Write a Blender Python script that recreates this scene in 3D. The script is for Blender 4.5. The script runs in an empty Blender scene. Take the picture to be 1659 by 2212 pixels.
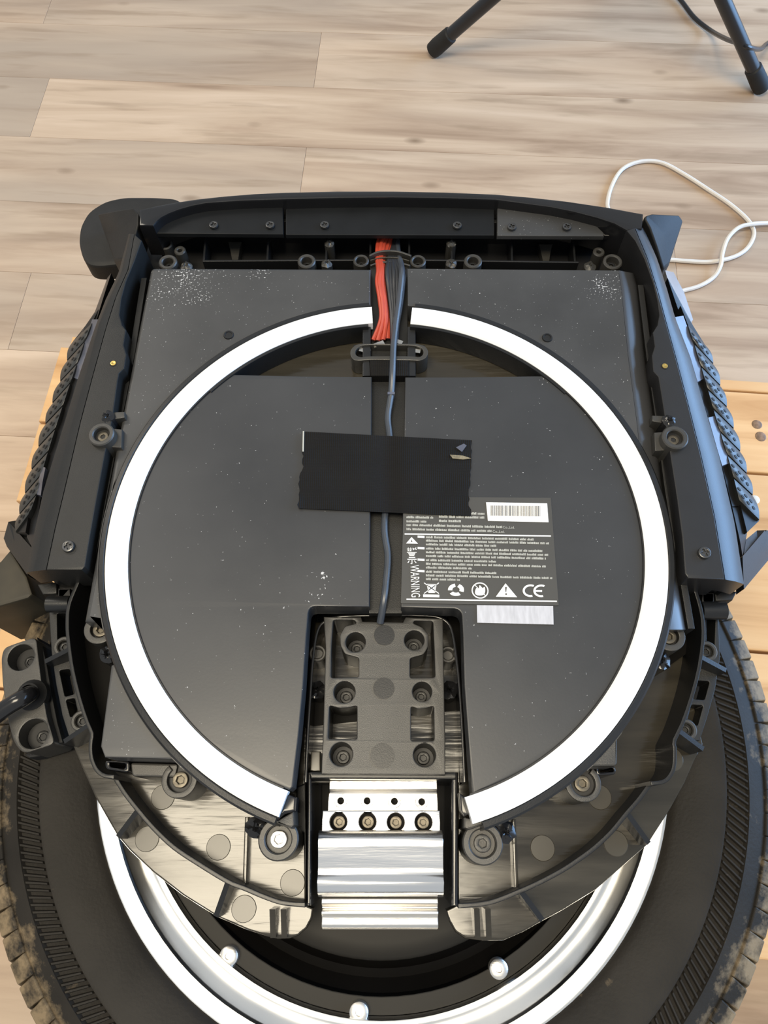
import bpy, bmesh, math, random
from mathutils import Vector, Matrix, Euler
from mathutils.geometry import tessellate_polygon
random.seed(7)
SC = bpy.context.scene
COL = SC.collection

# ------------------------------------------------------------------ camera, world, light, exposure
Z0 = 0.40                                   # height of the battery's top face above the floor
CAM = Vector((0.0042062, -0.1657798, Z0 + 0.4237277))
CROT = Euler((0.4022143, 0.0119522, 0.0), 'XYZ')
FPX = 1661.0
cd = bpy.data.cameras.new('camera'); cam = bpy.data.objects.new('camera', cd); COL.objects.link(cam)
cam.location = CAM; cam.rotation_euler = CROT
cd.sensor_fit = 'VERTICAL'; cd.sensor_height = 36.0; cd.lens = 36.0 * FPX / 2212.0
cd.clip_start = 0.01
SC.camera = cam
SC.view_settings.view_transform = 'Standard'; SC.view_settings.look = 'None'
SC.view_settings.gamma = 1.0; SC.view_settings.exposure = 0.0
SC.view_settings.use_curve_mapping = False

w = bpy.data.worlds.new('world'); SC.world = w; w.use_nodes = True
w.node_tree.nodes['Background'].inputs[0].default_value = (0.90, 0.95, 1.0, 1)
w.node_tree.nodes['Background'].inputs[1].default_value = 0.55

def area(name, loc, target, sx, sy, rad, color):
    l = bpy.data.lights.new(name, 'AREA'); l.shape = 'RECTANGLE'; l.size = sx; l.size_y = sy
    l.energy = rad * math.pi * sx * sy; l.color = color
    o = bpy.data.objects.new(name, l); COL.objects.link(o); o.location = loc
    o.rotation_euler = (Vector(target) - Vector(loc)).to_track_quat('-Z', 'Y').to_euler()
    return o
area('ceiling_lamp', (-0.34, -0.36, 2.75), (-0.34, -0.36, 0), 1.10, 0.82, 20.0, (1.0, 0.88, 0.67))
area('window_light', (2.9, 1.1, 1.15), (0, 1.1, 1.15), 3.0, 2.0, 10.0, (0.32, 0.58, 1.0))
area('ceiling_lamp_far', (-2.0, 1.6, 2.75), (-2.0, 1.6, 0), 1.3, 0.8, 9.0, (1.0, 0.90, 0.76))

RM = CROT.to_matrix()
def U(px, py, h):
    """point of the photograph measured on the level h (metres above the battery's top face)"""
    d = RM @ Vector(((px - 829.5) / FPX, -(py - 1106.0) / FPX, -1.0))
    t = (Z0 + h - CAM.z) / d.z
    return CAM + d * t

# ------------------------------------------------------------------ materials
def mat(name, color, rough=0.5, metal=0.0, spec=0.5, var=0.0, vscale=30.0, bump=0.0, bscale=400.0,
        stretch=(1, 1, 1), rvar=0.0, color2=None, coat=0.0):
    m = bpy.data.materials.new(name); m.use_nodes = True
    nt = m.node_tree; N = nt.nodes; L = nt.links
    b = N['Principled BSDF']
    b.inputs['Base Color'].default_value = (*color, 1); b.inputs['Roughness'].default_value = rough
    b.inputs['Metallic'].default_value = metal; b.inputs['Specular IOR Level'].default_value = spec
    if coat: b.inputs['Coat Weight'].default_value = coat; b.inputs['Coat Roughness'].default_value = 0.1
    geo = N.new('ShaderNodeNewGeometry')
    mp = N.new('ShaderNodeMapping'); mp.inputs['Scale'].default_value = stretch
    L.new(geo.outputs['Position'], mp.inputs['Vector'])
    if var or rvar or color2:
        n = N.new('ShaderNodeTexNoise'); n.inputs['Scale'].default_value = vscale; n.inputs['Detail'].default_value = 6
        L.new(mp.outputs[0], n.inputs['Vector'])
        c2 = color2 or tuple(min(1, c * (1 + var)) for c in color)
        c1 = color if color2 else tuple(c * (1 - var) for c in color)
        r = N.new('ShaderNodeMix'); r.data_type = 'RGBA'
        r.inputs[6].default_value = (*c1, 1); r.inputs[7].default_value = (*c2, 1)
        cr = N.new('ShaderNodeMapRange'); cr.inputs[1].default_value = 0.3; cr.inputs[2].default_value = 0.7
        L.new(n.outputs['Fac'], cr.inputs[0]); L.new(cr.outputs[0], r.inputs[0])
        L.new(r.outputs[2], b.inputs['Base Color'])
        if rvar:
            rr = N.new('ShaderNodeMapRange'); rr.inputs[1].default_value = 0.3; rr.inputs[2].default_value = 0.7
            rr.inputs[3].default_value = rough - rvar; rr.inputs[4].default_value = rough + rvar
            L.new(n.outputs['Fac'], rr.inputs[0]); L.new(rr.outputs[0], b.inputs['Roughness'])
    if bump:
        n2 = N.new('ShaderNodeTexNoise'); n2.inputs['Scale'].default_value = bscale; n2.inputs['Detail'].default_value = 3
        L.new(mp.outputs[0], n2.inputs['Vector'])
        bp = N.new('ShaderNodeBump'); bp.inputs['Strength'].default_value = bump; bp.inputs['Distance'].default_value = 0.001
        L.new(n2.outputs['Fac'], bp.inputs['Height']); L.new(bp.outputs[0], b.inputs['Normal'])
    m['_m'] = 1
    return m

def add_specks(m, scale, thr, clusters, color=(0.50, 0.50, 0.50)):
    """chips and dust on a surface, thickest round a few worn places (px, py, radius)"""
    nt = m.node_tree; N = nt.nodes; L = nt.links; b = N['Principled BSDF']
    src = b.inputs['Base Color'].links[0].from_socket
    geo = N.new('ShaderNodeNewGeometry')
    v = N.new('ShaderNodeTexNoise'); v.inputs['Scale'].default_value = scale; v.inputs['Detail'].default_value = 2
    L.new(geo.outputs['Position'], v.inputs['Vector'])
    n = N.new('ShaderNodeTexNoise'); n.inputs['Scale'].default_value = 90; n.inputs['Detail'].default_value = 3
    L.new(geo.outputs['Position'], n.inputs['Vector'])
    acc = None
    for px, py, rad in clusters:
        d = N.new('ShaderNodeVectorMath'); d.operation = 'DISTANCE'; d.inputs[1].default_value = U(px, py, 0)
        L.new(geo.outputs['Position'], d.inputs[0])
        k = N.new('ShaderNodeMapRange'); k.inputs[1].default_value = rad; k.inputs[2].default_value = 0.0
        L.new(d.outputs['Value'], k.inputs[0])
        if acc is None: acc = k.outputs[0]
        else:
            mx_ = N.new('ShaderNodeMath'); mx_.operation = 'MAXIMUM'; L.new(acc, mx_.inputs[0]); L.new(k.outputs[0], mx_.inputs[1]); acc = mx_.outputs[0]
    # the threshold drops towards a cluster's middle and wanders with a coarser noise
    t1 = N.new('ShaderNodeMath'); t1.operation = 'MULTIPLY_ADD'; t1.inputs[1].default_value = 0.14; L.new(acc, t1.inputs[0]); L.new(v.outputs['Fac'], t1.inputs[2])
    t2 = N.new('ShaderNodeMath'); t2.operation = 'MULTIPLY_ADD'; t2.inputs[1].default_value = 0.22; L.new(n.outputs['Fac'], t2.inputs[0]); L.new(t1.outputs[0], t2.inputs[2])
    a = N.new('ShaderNodeMapRange'); a.inputs[1].default_value = thr + 0.11; a.inputs[2].default_value = thr + 0.15
    L.new(t2.outputs[0], a.inputs[0])
    mx = N.new('ShaderNodeMix'); mx.data_type = 'RGBA'; mx.inputs[7].default_value = (*color, 1)
    L.new(src, mx.inputs[6]); L.new(a.outputs[0], mx.inputs[0]); L.new(mx.outputs[2], b.inputs['Base Color'])

M = {}
M['case'] = mat('battery_plastic', (0.046, 0.046, 0.046), 0.40, var=0.22, vscale=14, bump=0.02, bscale=900, rvar=0.06)
add_specks(M['case'], 800, 0.72, [(400, 603, 0.034), (360, 630, 0.02), (1310, 620, 0.022), (560, 590, 0.012), (440, 640, 0.012)])
M['case_edge'] = mat('battery_edge_plastic', (0.040, 0.040, 0.041), 0.30, spec=0.6, var=0.10, vscale=14)
M['panel'] = mat('battery_cover_plastic', (0.034, 0.035, 0.037), 0.36, var=0.15, vscale=10, bump=0.015, bscale=700, rvar=0.06)
add_specks(M['panel'], 700, 0.755, [(690, 1290, 0.011), (620, 1330, 0.009), (700, 1240, 0.007), (430, 1150, 0.004)])
M['shell'] = mat('black_shell_plastic', (0.0125, 0.0125, 0.012), 0.45, spec=0.42, var=0.12, vscale=60, bump=0.12, bscale=1800)
M['shell_lit'] = mat('window_lit_shell_plastic', (0.018, 0.018, 0.019), 0.33, var=0.10, vscale=40, bump=0.06, bscale=1500)  # right rail's copy of the shell plastic, paler and shinier for window light
M['shell_smooth'] = mat('smooth_shell_plastic', (0.0125, 0.013, 0.014), 0.33, spec=0.42, var=0.10, vscale=40, bump=0.06, bscale=1500)
M['trim_dark'] = mat('trim_panel_plastic', (0.0090, 0.0098, 0.0108), 0.42, spec=0.22, var=0.12, vscale=60, bump=0.05, bscale=1500)
M['gloss'] = mat('gloss_black_plastic', (0.012, 0.012, 0.013), 0.18, var=0.1, vscale=40)
M['dark'] = mat('matte_black_plastic', (0.010, 0.010, 0.011), 0.5, var=0.15, vscale=50)
M['grey'] = mat('grey_black_plastic', (0.040, 0.038, 0.034), 0.36, spec=0.55, var=0.10, vscale=80, bump=0.15, bscale=2500)
M['frame'] = mat('frame_plate_plastic', (0.036, 0.031, 0.022), 0.17, spec=0.56, var=0.35, vscale=22, bump=0.32, bscale=55, stretch=(0.35, 3.0, 1), rvar=0.06)
M['mark'] = mat('ejector_mark_plastic', (0.052, 0.046, 0.034), 0.27, var=0.08, vscale=90)
M['rubber'] = mat('black_rubber', (0.012, 0.012, 0.012), 0.6, spec=0.35, var=0.2, vscale=60, bump=0.1, bscale=900)
M['pad'] = mat('grip_pad_rubber', (0.024, 0.025, 0.024), 0.36, spec=0.6, var=0.12, vscale=60, bump=0.08, bscale=1200)
M['dimple'] = mat('dimple_shade_black', (0.004, 0.004, 0.004), 0.6)  # shade painted as near-black: pad dimples, grooves between ribs, insert holes
M['clear'] = mat('sky_tinted_clear_plastic', (0.085, 0.093, 0.125), 0.24, var=0.3, vscale=60, rvar=0.05)  # bluish base colour stands in for sky reflected in the lenses
M['white'] = mat('white_diffuser', (0.93, 0.93, 0.92), 0.28, var=0.01, vscale=30, coat=0.3)
M['alu'] = mat('brushed_aluminium', (0.92, 0.91, 0.90), 0.24, metal=1.0, var=0.04, vscale=12, stretch=(1, 14, 4), rvar=0.06, bump=0.10, bscale=60)
M['alu_raw'] = mat('raw_aluminium', (0.86, 0.83, 0.78), 0.38, metal=1.0, var=0.05, vscale=40, stretch=(1, 6, 1), bump=0.1, bscale=300)
M['rim'] = mat('polished_rim', (0.92, 0.91, 0.88), 0.20, metal=1.0, var=0.03, vscale=15, rvar=0.05)
M['steel'] = mat('steel', (0.62, 0.60, 0.56), 0.28, metal=1.0, var=0.08, vscale=300)
M['blacksteel'] = mat('black_steel', (0.10, 0.10, 0.10), 0.30, metal=0.8, var=0.15, vscale=300)
M['oldbolt'] = mat('dull_bolt', (0.13, 0.115, 0.09), 0.42, metal=0.7, var=0.2, vscale=300)
M['blackbolt'] = mat('black_oxide_bolt', (0.030, 0.030, 0.030), 0.38, metal=0.6, var=0.15, vscale=300)
M['brass'] = mat('brass', (0.75, 0.52, 0.16), 0.3, metal=1.0, var=0.1, vscale=500)
M['dusty'] = mat('dusty_black_plastic', (0.022, 0.021, 0.018), 0.55, spec=0.3, var=0.3, vscale=30, color2=(0.060, 0.052, 0.036))
M['hub'] = mat('motor_cover_paint', (0.016, 0.0145, 0.012), 0.48, spec=0.18, var=0.06, vscale=40)
M['hubdark'] = mat('motor_cover_black', (0.004, 0.0035, 0.003), 0.5, spec=0.08, var=0.2, vscale=25)
M['red'] = mat('red_wire_insulation', (0.47, 0.060, 0.030), 0.40, var=0.1, vscale=80)
M['wire'] = mat('black_wire_insulation', (0.028, 0.030, 0.035), 0.38, var=0.15, vscale=80)
M['cable'] = mat('grey_cable_sheath', (0.050, 0.058, 0.072), 0.35, var=0.1, vscale=60)
M['label'] = mat('label_grey_print', (0.062, 0.060, 0.055), 0.5, spec=0.35, var=0.04, vscale=50)
M['ink'] = mat('label_pale_ink', (0.42, 0.42, 0.38), 0.5, var=0.05, vscale=80)
M['inkw'] = mat('label_white_ink', (0.80, 0.80, 0.78), 0.5, var=0.03, vscale=80)
M['inkb'] = mat('barcode_ink', (0.16, 0.16, 0.16), 0.5, var=0.05, vscale=80)
M['sticker'] = mat('white_sticker', (0.86, 0.86, 0.85), 0.45, var=0.02, vscale=80)
M['silver'] = mat('silver_sticker', (0.50, 0.50, 0.53), 0.40, var=0.12, vscale=90, stretch=(6, 1, 1))
M['pine'] = None
M['steelcable'] = mat('white_cable_sheath', (0.72, 0.68, 0.62), 0.4, var=0.05, vscale=60)
M['stand'] = mat('black_painted_tube', (0.012, 0.013, 0.016), 0.28, var=0.1, vscale=30)

# duct tape: woven cloth lines
def tape_mat():
    m = mat('black_cloth_tape', (0.009, 0.0083, 0.0078), 0.6, spec=0.12, var=0.15, vscale=40)
    nt = m.node_tree; N = nt.nodes; L = nt.links; b = N['Principled BSDF']
    geo = N.new('ShaderNodeNewGeometry')
    wv = N.new('ShaderNodeTexWave'); wv.bands_direction = 'X'; wv.inputs['Scale'].default_value = 260; wv.inputs['Distortion'].default_value = 0.6
    wv2 = N.new('ShaderNodeTexWave'); wv2.bands_direction = 'Y'; wv2.inputs['Scale'].default_value = 300
    L.new(geo.outputs['Position'], wv.inputs['Vector']); L.new(geo.outputs['Position'], wv2.inputs['Vector'])
    ad = N.new('ShaderNodeMath'); ad.operation = 'MULTIPLY_ADD'; ad.inputs[1].default_value = 0.4
    L.new(wv2.outputs['Fac'], ad.inputs[0]); L.new(wv.outputs['Fac'], ad.inputs[2])
    bp = N.new('ShaderNodeBump'); bp.inputs['Strength'].default_value = 0.45; bp.inputs['Distance'].default_value = 0.0006
    L.new(ad.outputs[0], bp.inputs['Height']); L.new(bp.outputs[0], b.inputs['Normal'])
    return m
M['tape'] = tape_mat()

# planks and boards: long grain, a tone of its own for every board
def wood_mat(name, ramp, gscale, stretch, rough, rnd, rot, knots=True, grey=None):
    m = bpy.data.materials.new(name); m.use_nodes = True
    nt = m.node_tree; N = nt.nodes; L = nt.links; b = N['Principled BSDF']
    b.inputs['Roughness'].default_value = rough; b.inputs['Specular IOR Level'].default_value = 0.35
    tc = N.new('ShaderNodeTexCoord'); oi = N.new('ShaderNodeObjectInfo')
    mp = N.new('ShaderNodeMapping'); mp.inputs['Scale'].default_value = stretch
    off = N.new('ShaderNodeCombineXYZ')
    ml = N.new('ShaderNodeMath'); ml.operation = 'MULTIPLY'; ml.inputs[1].default_value = 37.0
    L.new(oi.outputs['Random'], ml.inputs[0])
    for i in range(3): L.new(ml.outputs[0], off.inputs[i])
    L.new(off.outputs[0], mp.inputs['Location']); L.new(tc.outputs['Object'], mp.inputs['Vector'])
    n1 = N.new('ShaderNodeTexNoise'); n1.inputs['Scale'].default_value = gscale; n1.inputs['Detail'].default_value = 8; n1.inputs['Roughness'].default_value = 0.55; n1.inputs['Distortion'].default_value = 0.6
    L.new(mp.outputs[0], n1.inputs['Vector'])
    cr = N.new('ShaderNodeValToRGB'); e = cr.color_ramp.elements
    while len(e) < len(ramp): e.new(0.5)
    for i, (p, c) in enumerate(ramp): e[i].position = p; e[i].color = (*c, 1)
    L.new(n1.outputs['Fac'], cr.inputs[0])
    out = cr.outputs[0]
    # broad patches (weathered grey / warm)
    mp2 = N.new('ShaderNodeMapping'); mp2.inputs['Scale'].default_value = (stretch[0] * 0.9, stretch[1] * 0.45, 1)
    L.new(off.outputs[0], mp2.inputs['Location']); L.new(tc.outputs['Object'], mp2.inputs['Vector'])
    n2 = N.new('ShaderNodeTexNoise'); n2.inputs['Scale'].default_value = gscale * 0.45; n2.inputs['Detail'].default_value = 4
    L.new(mp2.outputs[0], n2.inputs['Vector'])
    if grey:
        mr = N.new('ShaderNodeMapRange'); mr.inputs[1].default_value = 0.45; mr.inputs[2].default_value = 0.68; mr.inputs[4].default_value = 0.75
        L.new(n2.outputs['Fac'], mr.inputs[0])
        mx = N.new('ShaderNodeMix'); mx.data_type = 'RGBA'; mx.inputs[7].default_value = (*grey, 1)
        L.new(mr.outputs[0], mx.inputs[0]); L.new(out, mx.inputs[6]); out = mx.outputs[2]
        # thin dark streaks
        n3 = N.new('ShaderNodeTexNoise'); n3.inputs['Scale'].default_value = gscale * 2.2; n3.inputs['Detail'].default_value = 5
        L.new(mp.outputs[0], n3.inputs['Vector'])
        mr3 = N.new('ShaderNodeMapRange'); mr3.inputs[1].default_value = 0.55; mr3.inputs[2].default_value = 0.70; mr3.inputs[4].default_value = 0.5
        L.new(n3.outputs['Fac'], mr3.inputs[0])
        mx3 = N.new('ShaderNodeMix'); mx3.data_type = 'RGBA'; mx3.inputs[7].default_value = (0.26, 0.18, 0.115, 1)
        L.new(mr3.outputs[0], mx3.inputs[0]); L.new(out, mx3.inputs[6]); out = mx3.outputs[2]
    if knots:
        mpk = N.new('ShaderNodeMapping'); mpk.inputs['Scale'].default_value = (6, 13, 1)
        L.new(off.outputs[0], mpk.inputs['Location']); L.new(tc.outputs['Object'], mpk.inputs['Vector'])
        vo = N.new('ShaderNodeTexVoronoi'); vo.inputs['Scale'].default_value = 1.0; L.new(mpk.outputs[0], vo.inputs['Vector'])
        mk = N.new('ShaderNodeMapRange'); mk.inputs[1].default_value = 0.02; mk.inputs[2].default_value = 0.11; mk.inputs[3].default_value = 0.75; mk.inputs[4].default_value = 0.0
        L.new(vo.outputs['Distance'], mk.inputs[0])
        mxk = N.new('ShaderNodeMix'); mxk.data_type = 'RGBA'; mxk.inputs[7].default_value = (0.17, 0.11, 0.065, 1)
        L.new(mk.outputs[0], mxk.inputs[0]); L.new(out, mxk.inputs[6]); out = mxk.outputs[2]
    hs = N.new('ShaderNodeHueSaturation')
    mv = N.new('ShaderNodeMapRange'); mv.inputs[3].default_value = 1 - rnd; mv.inputs[4].default_value = 1 + rnd
    L.new(oi.outputs['Random'], mv.inputs[0]); L.new(mv.outputs[0], hs.inputs['Value']); L.new(out, hs.inputs['Color'])
    L.new(hs.outputs[0], b.inputs['Base Color'])
    bp = N.new('ShaderNodeBump'); bp.inputs['Strength'].default_value = 0.12; bp.inputs['Distance'].default_value = 0.001
    L.new(n1.outputs['Fac'], bp.inputs['Height']); L.new(bp.outputs[0], b.inputs['Normal'])
    return m
M['plank'] = wood_mat('weathered_vinyl_plank', [(0.28, (0.30, 0.205, 0.135)), (0.42, (0.43, 0.31, 0.215)), (0.55, (0.52, 0.39, 0.275)), (0.72, (0.60, 0.46, 0.335))],
                      5.0, (0.5, 5.0, 1), 0.42, 0.06, 0, grey=(0.37, 0.30, 0.235))
M['pine'] = wood_mat('pine_board', [(0.3, (0.50, 0.275, 0.115)), (0.45, (0.66, 0.40, 0.19)), (0.7, (0.76, 0.51, 0.265))],
                     6.0, (0.5, 6.0, 2), 0.5, 0.07, 0)

# tyre: black rubber caked with dry mud on the tread side
WC = (-0.0035, -0.1042)                     # wheel axis
def tyre_mat(name, r0, r1, amount):
    m = mat(name, (0.020, 0.0175, 0.0145), 0.6, spec=0.18, var=0.25, vscale=25, bump=0.2, bscale=500)
    nt = m.node_tree; N = nt.nodes; L = nt.links; b = N['Principled BSDF']
    src = b.inputs['Base Color'].links[0].from_socket
    geo = N.new('ShaderNodeNewGeometry')
    sub = N.new('ShaderNodeVectorMath'); sub.operation = 'SUBTRACT'; sub.inputs[1].default_value = (WC[0], WC[1], 0)
    mul = N.new('ShaderNodeVectorMath'); mul.operation = 'MULTIPLY'; mul.inputs[1].default_value = (1, 1, 0)
    ln = N.new('ShaderNodeVectorMath'); ln.operation = 'LENGTH'
    L.new(geo.outputs['Position'], sub.inputs[0]); L.new(sub.outputs[0], mul.inputs[0]); L.new(mul.outputs[0], ln.inputs[0])
    mr = N.new('ShaderNodeMapRange'); mr.inputs[1].default_value = r0; mr.inputs[2].default_value = r1
    L.new(ln.outputs['Value'], mr.inputs[0])
    n = N.new('ShaderNodeTexNoise'); n.inputs['Scale'].default_value = 55; n.inputs['Detail'].default_value = 7; n.inputs['Roughness'].default_value = 0.65
    L.new(geo.outputs['Position'], n.inputs['Vector'])
    ad = N.new('ShaderNodeMath'); ad.operation = 'MULTIPLY_ADD'; ad.inputs[1].default_value = 0.40; 
    L.new(mr.outputs[0], ad.inputs[0]); L.new(n.outputs['Fac'], ad.inputs[2])
    th = N.new('ShaderNodeMapRange'); th.inputs[1].default_value = 0.67; th.inputs[2].default_value = 0.87; th.inputs[4].default_value = amount
    L.new(ad.outputs[0], th.inputs[0])
    mx = N.new('ShaderNodeMix'); mx.data_type = 'RGBA'; mx.inputs[7].default_value = (0.225, 0.17, 0.105, 1)
    L.new(th.outputs[0], mx.inputs[0]); L.new(src, mx.inputs[6]); L.new(mx.outputs[2], b.inputs['Base Color'])
    return m
M['tyre'] = tyre_mat('muddy_tyre_rubber', 0.224, 0.256, 0.95)

# ------------------------------------------------------------------ mesh helpers (geometry = (verts, faces) in world metres)
def cr(pts, n=6, closed=False):
    """Catmull-Rom through points of any dimension"""
    out = []; k = len(pts)
    rng = range(k if closed else k - 1)
    for i in rng:
        p = [pts[(i + j - 1) % k] if closed else pts[max(0, min(k - 1, i + j - 1))] for j in range(4)]
        for s in range(n):
            t = s / n
            out.append(tuple(0.5 * ((2 * b) + (-a + c) * t + (2 * a - 5 * b + 4 * c - d) * t * t + (-a + 3 * b - 3 * c + d) * t ** 3)
                             for a, b, c, d in zip(*p)))
    if not closed: out.append(tuple(pts[-1]))
    return out

def fillet(pts, r, n=4):
    out = []; k = len(pts)
    for i in range(k):
        p = Vector(pts[i][:2]); a = Vector(pts[i - 1][:2]); b = Vector(pts[(i + 1) % k][:2])
        la, lb = (a - p).length, (b - p).length
        d = min(r, 0.48 * la, 0.48 * lb)
        if d < 1e-5: out.append(p); continue
        p1 = p + (a - p) / la * d; p2 = p + (b - p) / lb * d
        for s in range(n + 1):
            t = s / n
            out.append(p1 * (1 - t) ** 2 + p * 2 * t * (1 - t) + p2 * t * t)
    return out

def px2(pts, h): return [U(x, y, h).xy for x, y in pts]
def circ(c, r, n=28): return [Vector((c[0] + r * math.cos(2 * math.pi * i / n), c[1] + r * math.sin(2 * math.pi * i / n))) for i in range(n)]
def regular(c, r, n, a0=0.0): return [Vector((c[0] + r * math.cos(a0 + 2 * math.pi * i / n), c[1] + r * math.sin(a0 + 2 * math.pi * i / n))) for i in range(n)]
def sarea(p): return 0.5 * sum(p[i - 1][0] * p[i][1] - p[i][0] * p[i - 1][1] for i in range(len(p)))

def inset(p, d):
    """offset a closed polygon inwards (ccw) by d"""
    out = []; k = len(p)
    for i in range(k):
        a, b, c = Vector(p[i - 1]), Vector(p[i]), Vector(p[(i + 1) % k])
        e1 = b - a; e2 = c - b
        if e1.length < 1e-9 or e2.length < 1e-9: out.append(b); continue
        e1.normalize(); e2.normalize()
        n1 = Vector((-e1.y, e1.x)); n2 = Vector((-e2.y, e2.x))
        n = n1 + n2
        if n.length < 1e-4: out.append(b + n1 * d); continue
        n.normalize(); c_ = max(0.45, n.dot(n1))
        out.append(b + n * (d / c_))
    return out

def clean(p):
    q = []
    for v in p:
        v = Vector(v[:2])
        if not q or (v - q[-1]).length > 1e-6: q.append(v)
    if (q[0] - q[-1]).length < 1e-6: q.pop()
    return q

def prism2(outer, top, depth, holes=(), bev=0.0007, bottom=True, segs=2):
    """outline in world metres, flat top at level `top`, chamfered rim, walls straight down"""
    loops = []
    o = clean(outer)
    if sarea(o) < 0: o.reverse()
    loops.append(o)
    for h in holes:
        q = clean(h)
        if sarea(q) > 0: q.reverse()
        loops.append(q)
    V = []; F = []; tops = []; bots = []
    zt = Z0 + top
    for lp in loops:
        k = len(lp)
        rings = []
        levels = [(bev * (1 - math.sin(math.pi / 2 * q / segs)), zt - bev * (1 - math.cos(math.pi / 2 * q / segs))) for q in range(segs + 1)] + [(0, zt - depth)] if bev > 0 else [(0, zt), (0, zt - depth)]
        for d, z in levels:
            pl = inset(lp, d) if d else lp
            idx = list(range(len(V), len(V) + k)); V += [(v.x, v.y, z) for v in pl]; rings.append(idx)
        for a, b in zip(rings, rings[1:]):
            for i in range(k):
                j = (i + 1) % k
                F.append((a[i], b[i], b[j], a[j]))
        tops.append(rings[0]); bots.append(rings[-1])
    for grp, flip in ((tops, False), (bots, True)):
        if flip and not bottom: continue
        tri = tessellate_polygon([[Vector(V[i]) for i in g] for g in grp])
        flat = [i for g in grp for i in g]
        for t in tri:
            a, b, c = (flat[i] for i in t)
            A, B, C = Vector(V[a]), Vector(V[b]), Vector(V[c])
            nz = (B - A).cross(C - A).z
            if (nz < 0) != flip: a, c = c, a
            F.append((a, b, c))
    return V, F

def prism(pts, top, depth, holes=(), bev=0.0007, r=0.0):
    o = px2(pts, top)
    if r: o = fillet(o, r)
    hs = []
    for h in holes:
        q = px2(h, top) if not isinstance(h[0], Vector) else h
        hs.append(fillet(q, 0.0012, 3) if not isinstance(h[0], Vector) else q)
    return prism2(o, top, depth, hs, bev)

def lathe(c, prof, seg=48, a0=0.0, a1=2 * math.pi, capped=True):
    """profile of (radius, level) swept round a vertical axis"""
    full = abs(a1 - a0 - 2 * math.pi) < 1e-6
    n = seg if full else seg + 1
    V = []; F = []; k = len(prof)
    for i in range(n):
        a = a0 + (a1 - a0) * i / seg
        for r, h in prof: V.append((c[0] + r * math.cos(a), c[1] + r * math.sin(a), Z0 + h))
    for i in range(seg):
        j = (i + 1) % n
        for q in range(k - 1): F.append((i * k + q, j * k + q, j * k + q + 1, i * k + q + 1))
    if not full and capped:
        F.append(tuple(range(k - 1, -1, -1))); F.append(tuple((n - 1) * k + q for q in range(k)))
    return V, F

def tube(pts, r, seg=8, caps=True):
    """round bar along world points; r one radius or a list"""
    V = []; F = []; n = len(pts); pts = [Vector(p) for p in pts]
    up = Vector((0, 0, 1)); prev = None
    for i, p in enumerate(pts):
        t = (pts[min(i + 1, n - 1)] - pts[max(i - 1, 0)])
        if t.length < 1e-9: t = Vector((1, 0, 0))
        t.normalize()
        s = t.cross(up if abs(t.z) < 0.95 else Vector((0, 1, 0))) if prev is None else prev - t * prev.dot(t)
        s.normalize(); prev = s; u = s.cross(t)
        rr = r[i] if isinstance(r, (list, tuple)) else r
        for q in range(seg):
            a = 2 * math.pi * q / seg
            V.append(tuple(p + s * math.cos(a) * rr + u * math.sin(a) * rr))
    for i in range(n - 1):
        for q in range(seg):
            e = (q + 1) % seg
            F.append((i * seg + q, i * seg + e, (i + 1) * seg + e, (i + 1) * seg + q))
    if caps: F.append(tuple(range(seg - 1, -1, -1))); F.append(tuple((n - 1) * seg + q for q in range(seg)))
    return V, F

def ribbon(pts, top, depth, thick, bev=0.0005):
    """thin standing wall whose top edge follows px points on the level `top` (open polyline)"""
    P = [U(x, y, top).xy for x, y in pts]
    return ribbon2(P, top, depth, thick, bev)
def ribbon2(P, top, depth, thick, bev=0.0005):
    l = []; r = []
    for i, p in enumerate(P):
        t = (P[min(i + 1, len(P) - 1)] - P[max(i - 1, 0)]).normalized(); nrm = Vector((-t.y, t.x)) * thick * 0.5
        l.append(p + nrm); r.append(p - nrm)
    return prism2(l + r[::-1], top, depth, bev=min(bev, thick * 0.3))

def fin(p0, h0, p1, h1, thick, hb):
    """upright plate between two px points with its own height at either end"""
    a = U(*p0, h0); b = U(*p1, h1); t = (b - a); t.z = 0; t.normalize(); n = Vector((-t.y, t.x, 0)) * thick * 0.5
    V = []
    for s in (1, -1):
        V += [tuple(a + n * s), tuple(b + n * s), (b.x + n.x * s, b.y + n.y * s, Z0 + hb), (a.x + n.x * s, a.y + n.y * s, Z0 + hb)]
    F = [(0, 1, 2, 3), (7, 6, 5, 4), (0, 4, 5, 1), (1, 5, 6, 2), (2, 6, 7, 3), (3, 7, 4, 0)]
    return V, F

def resample(pts, n):
    P = [Vector(p) for p in pts]; L = [0]
    for a, b in zip(P, P[1:]): L.append(L[-1] + (b - a).length)
    out = []; j = 0
    for i in range(n):
        d = L[-1] * i / (n - 1)
        while j < len(P) - 2 and L[j + 1] < d: j += 1
        t = (d - L[j]) / max(1e-9, L[j + 1] - L[j]); out.append(P[j].lerp(P[j + 1], min(1, t)))
    return out

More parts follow.
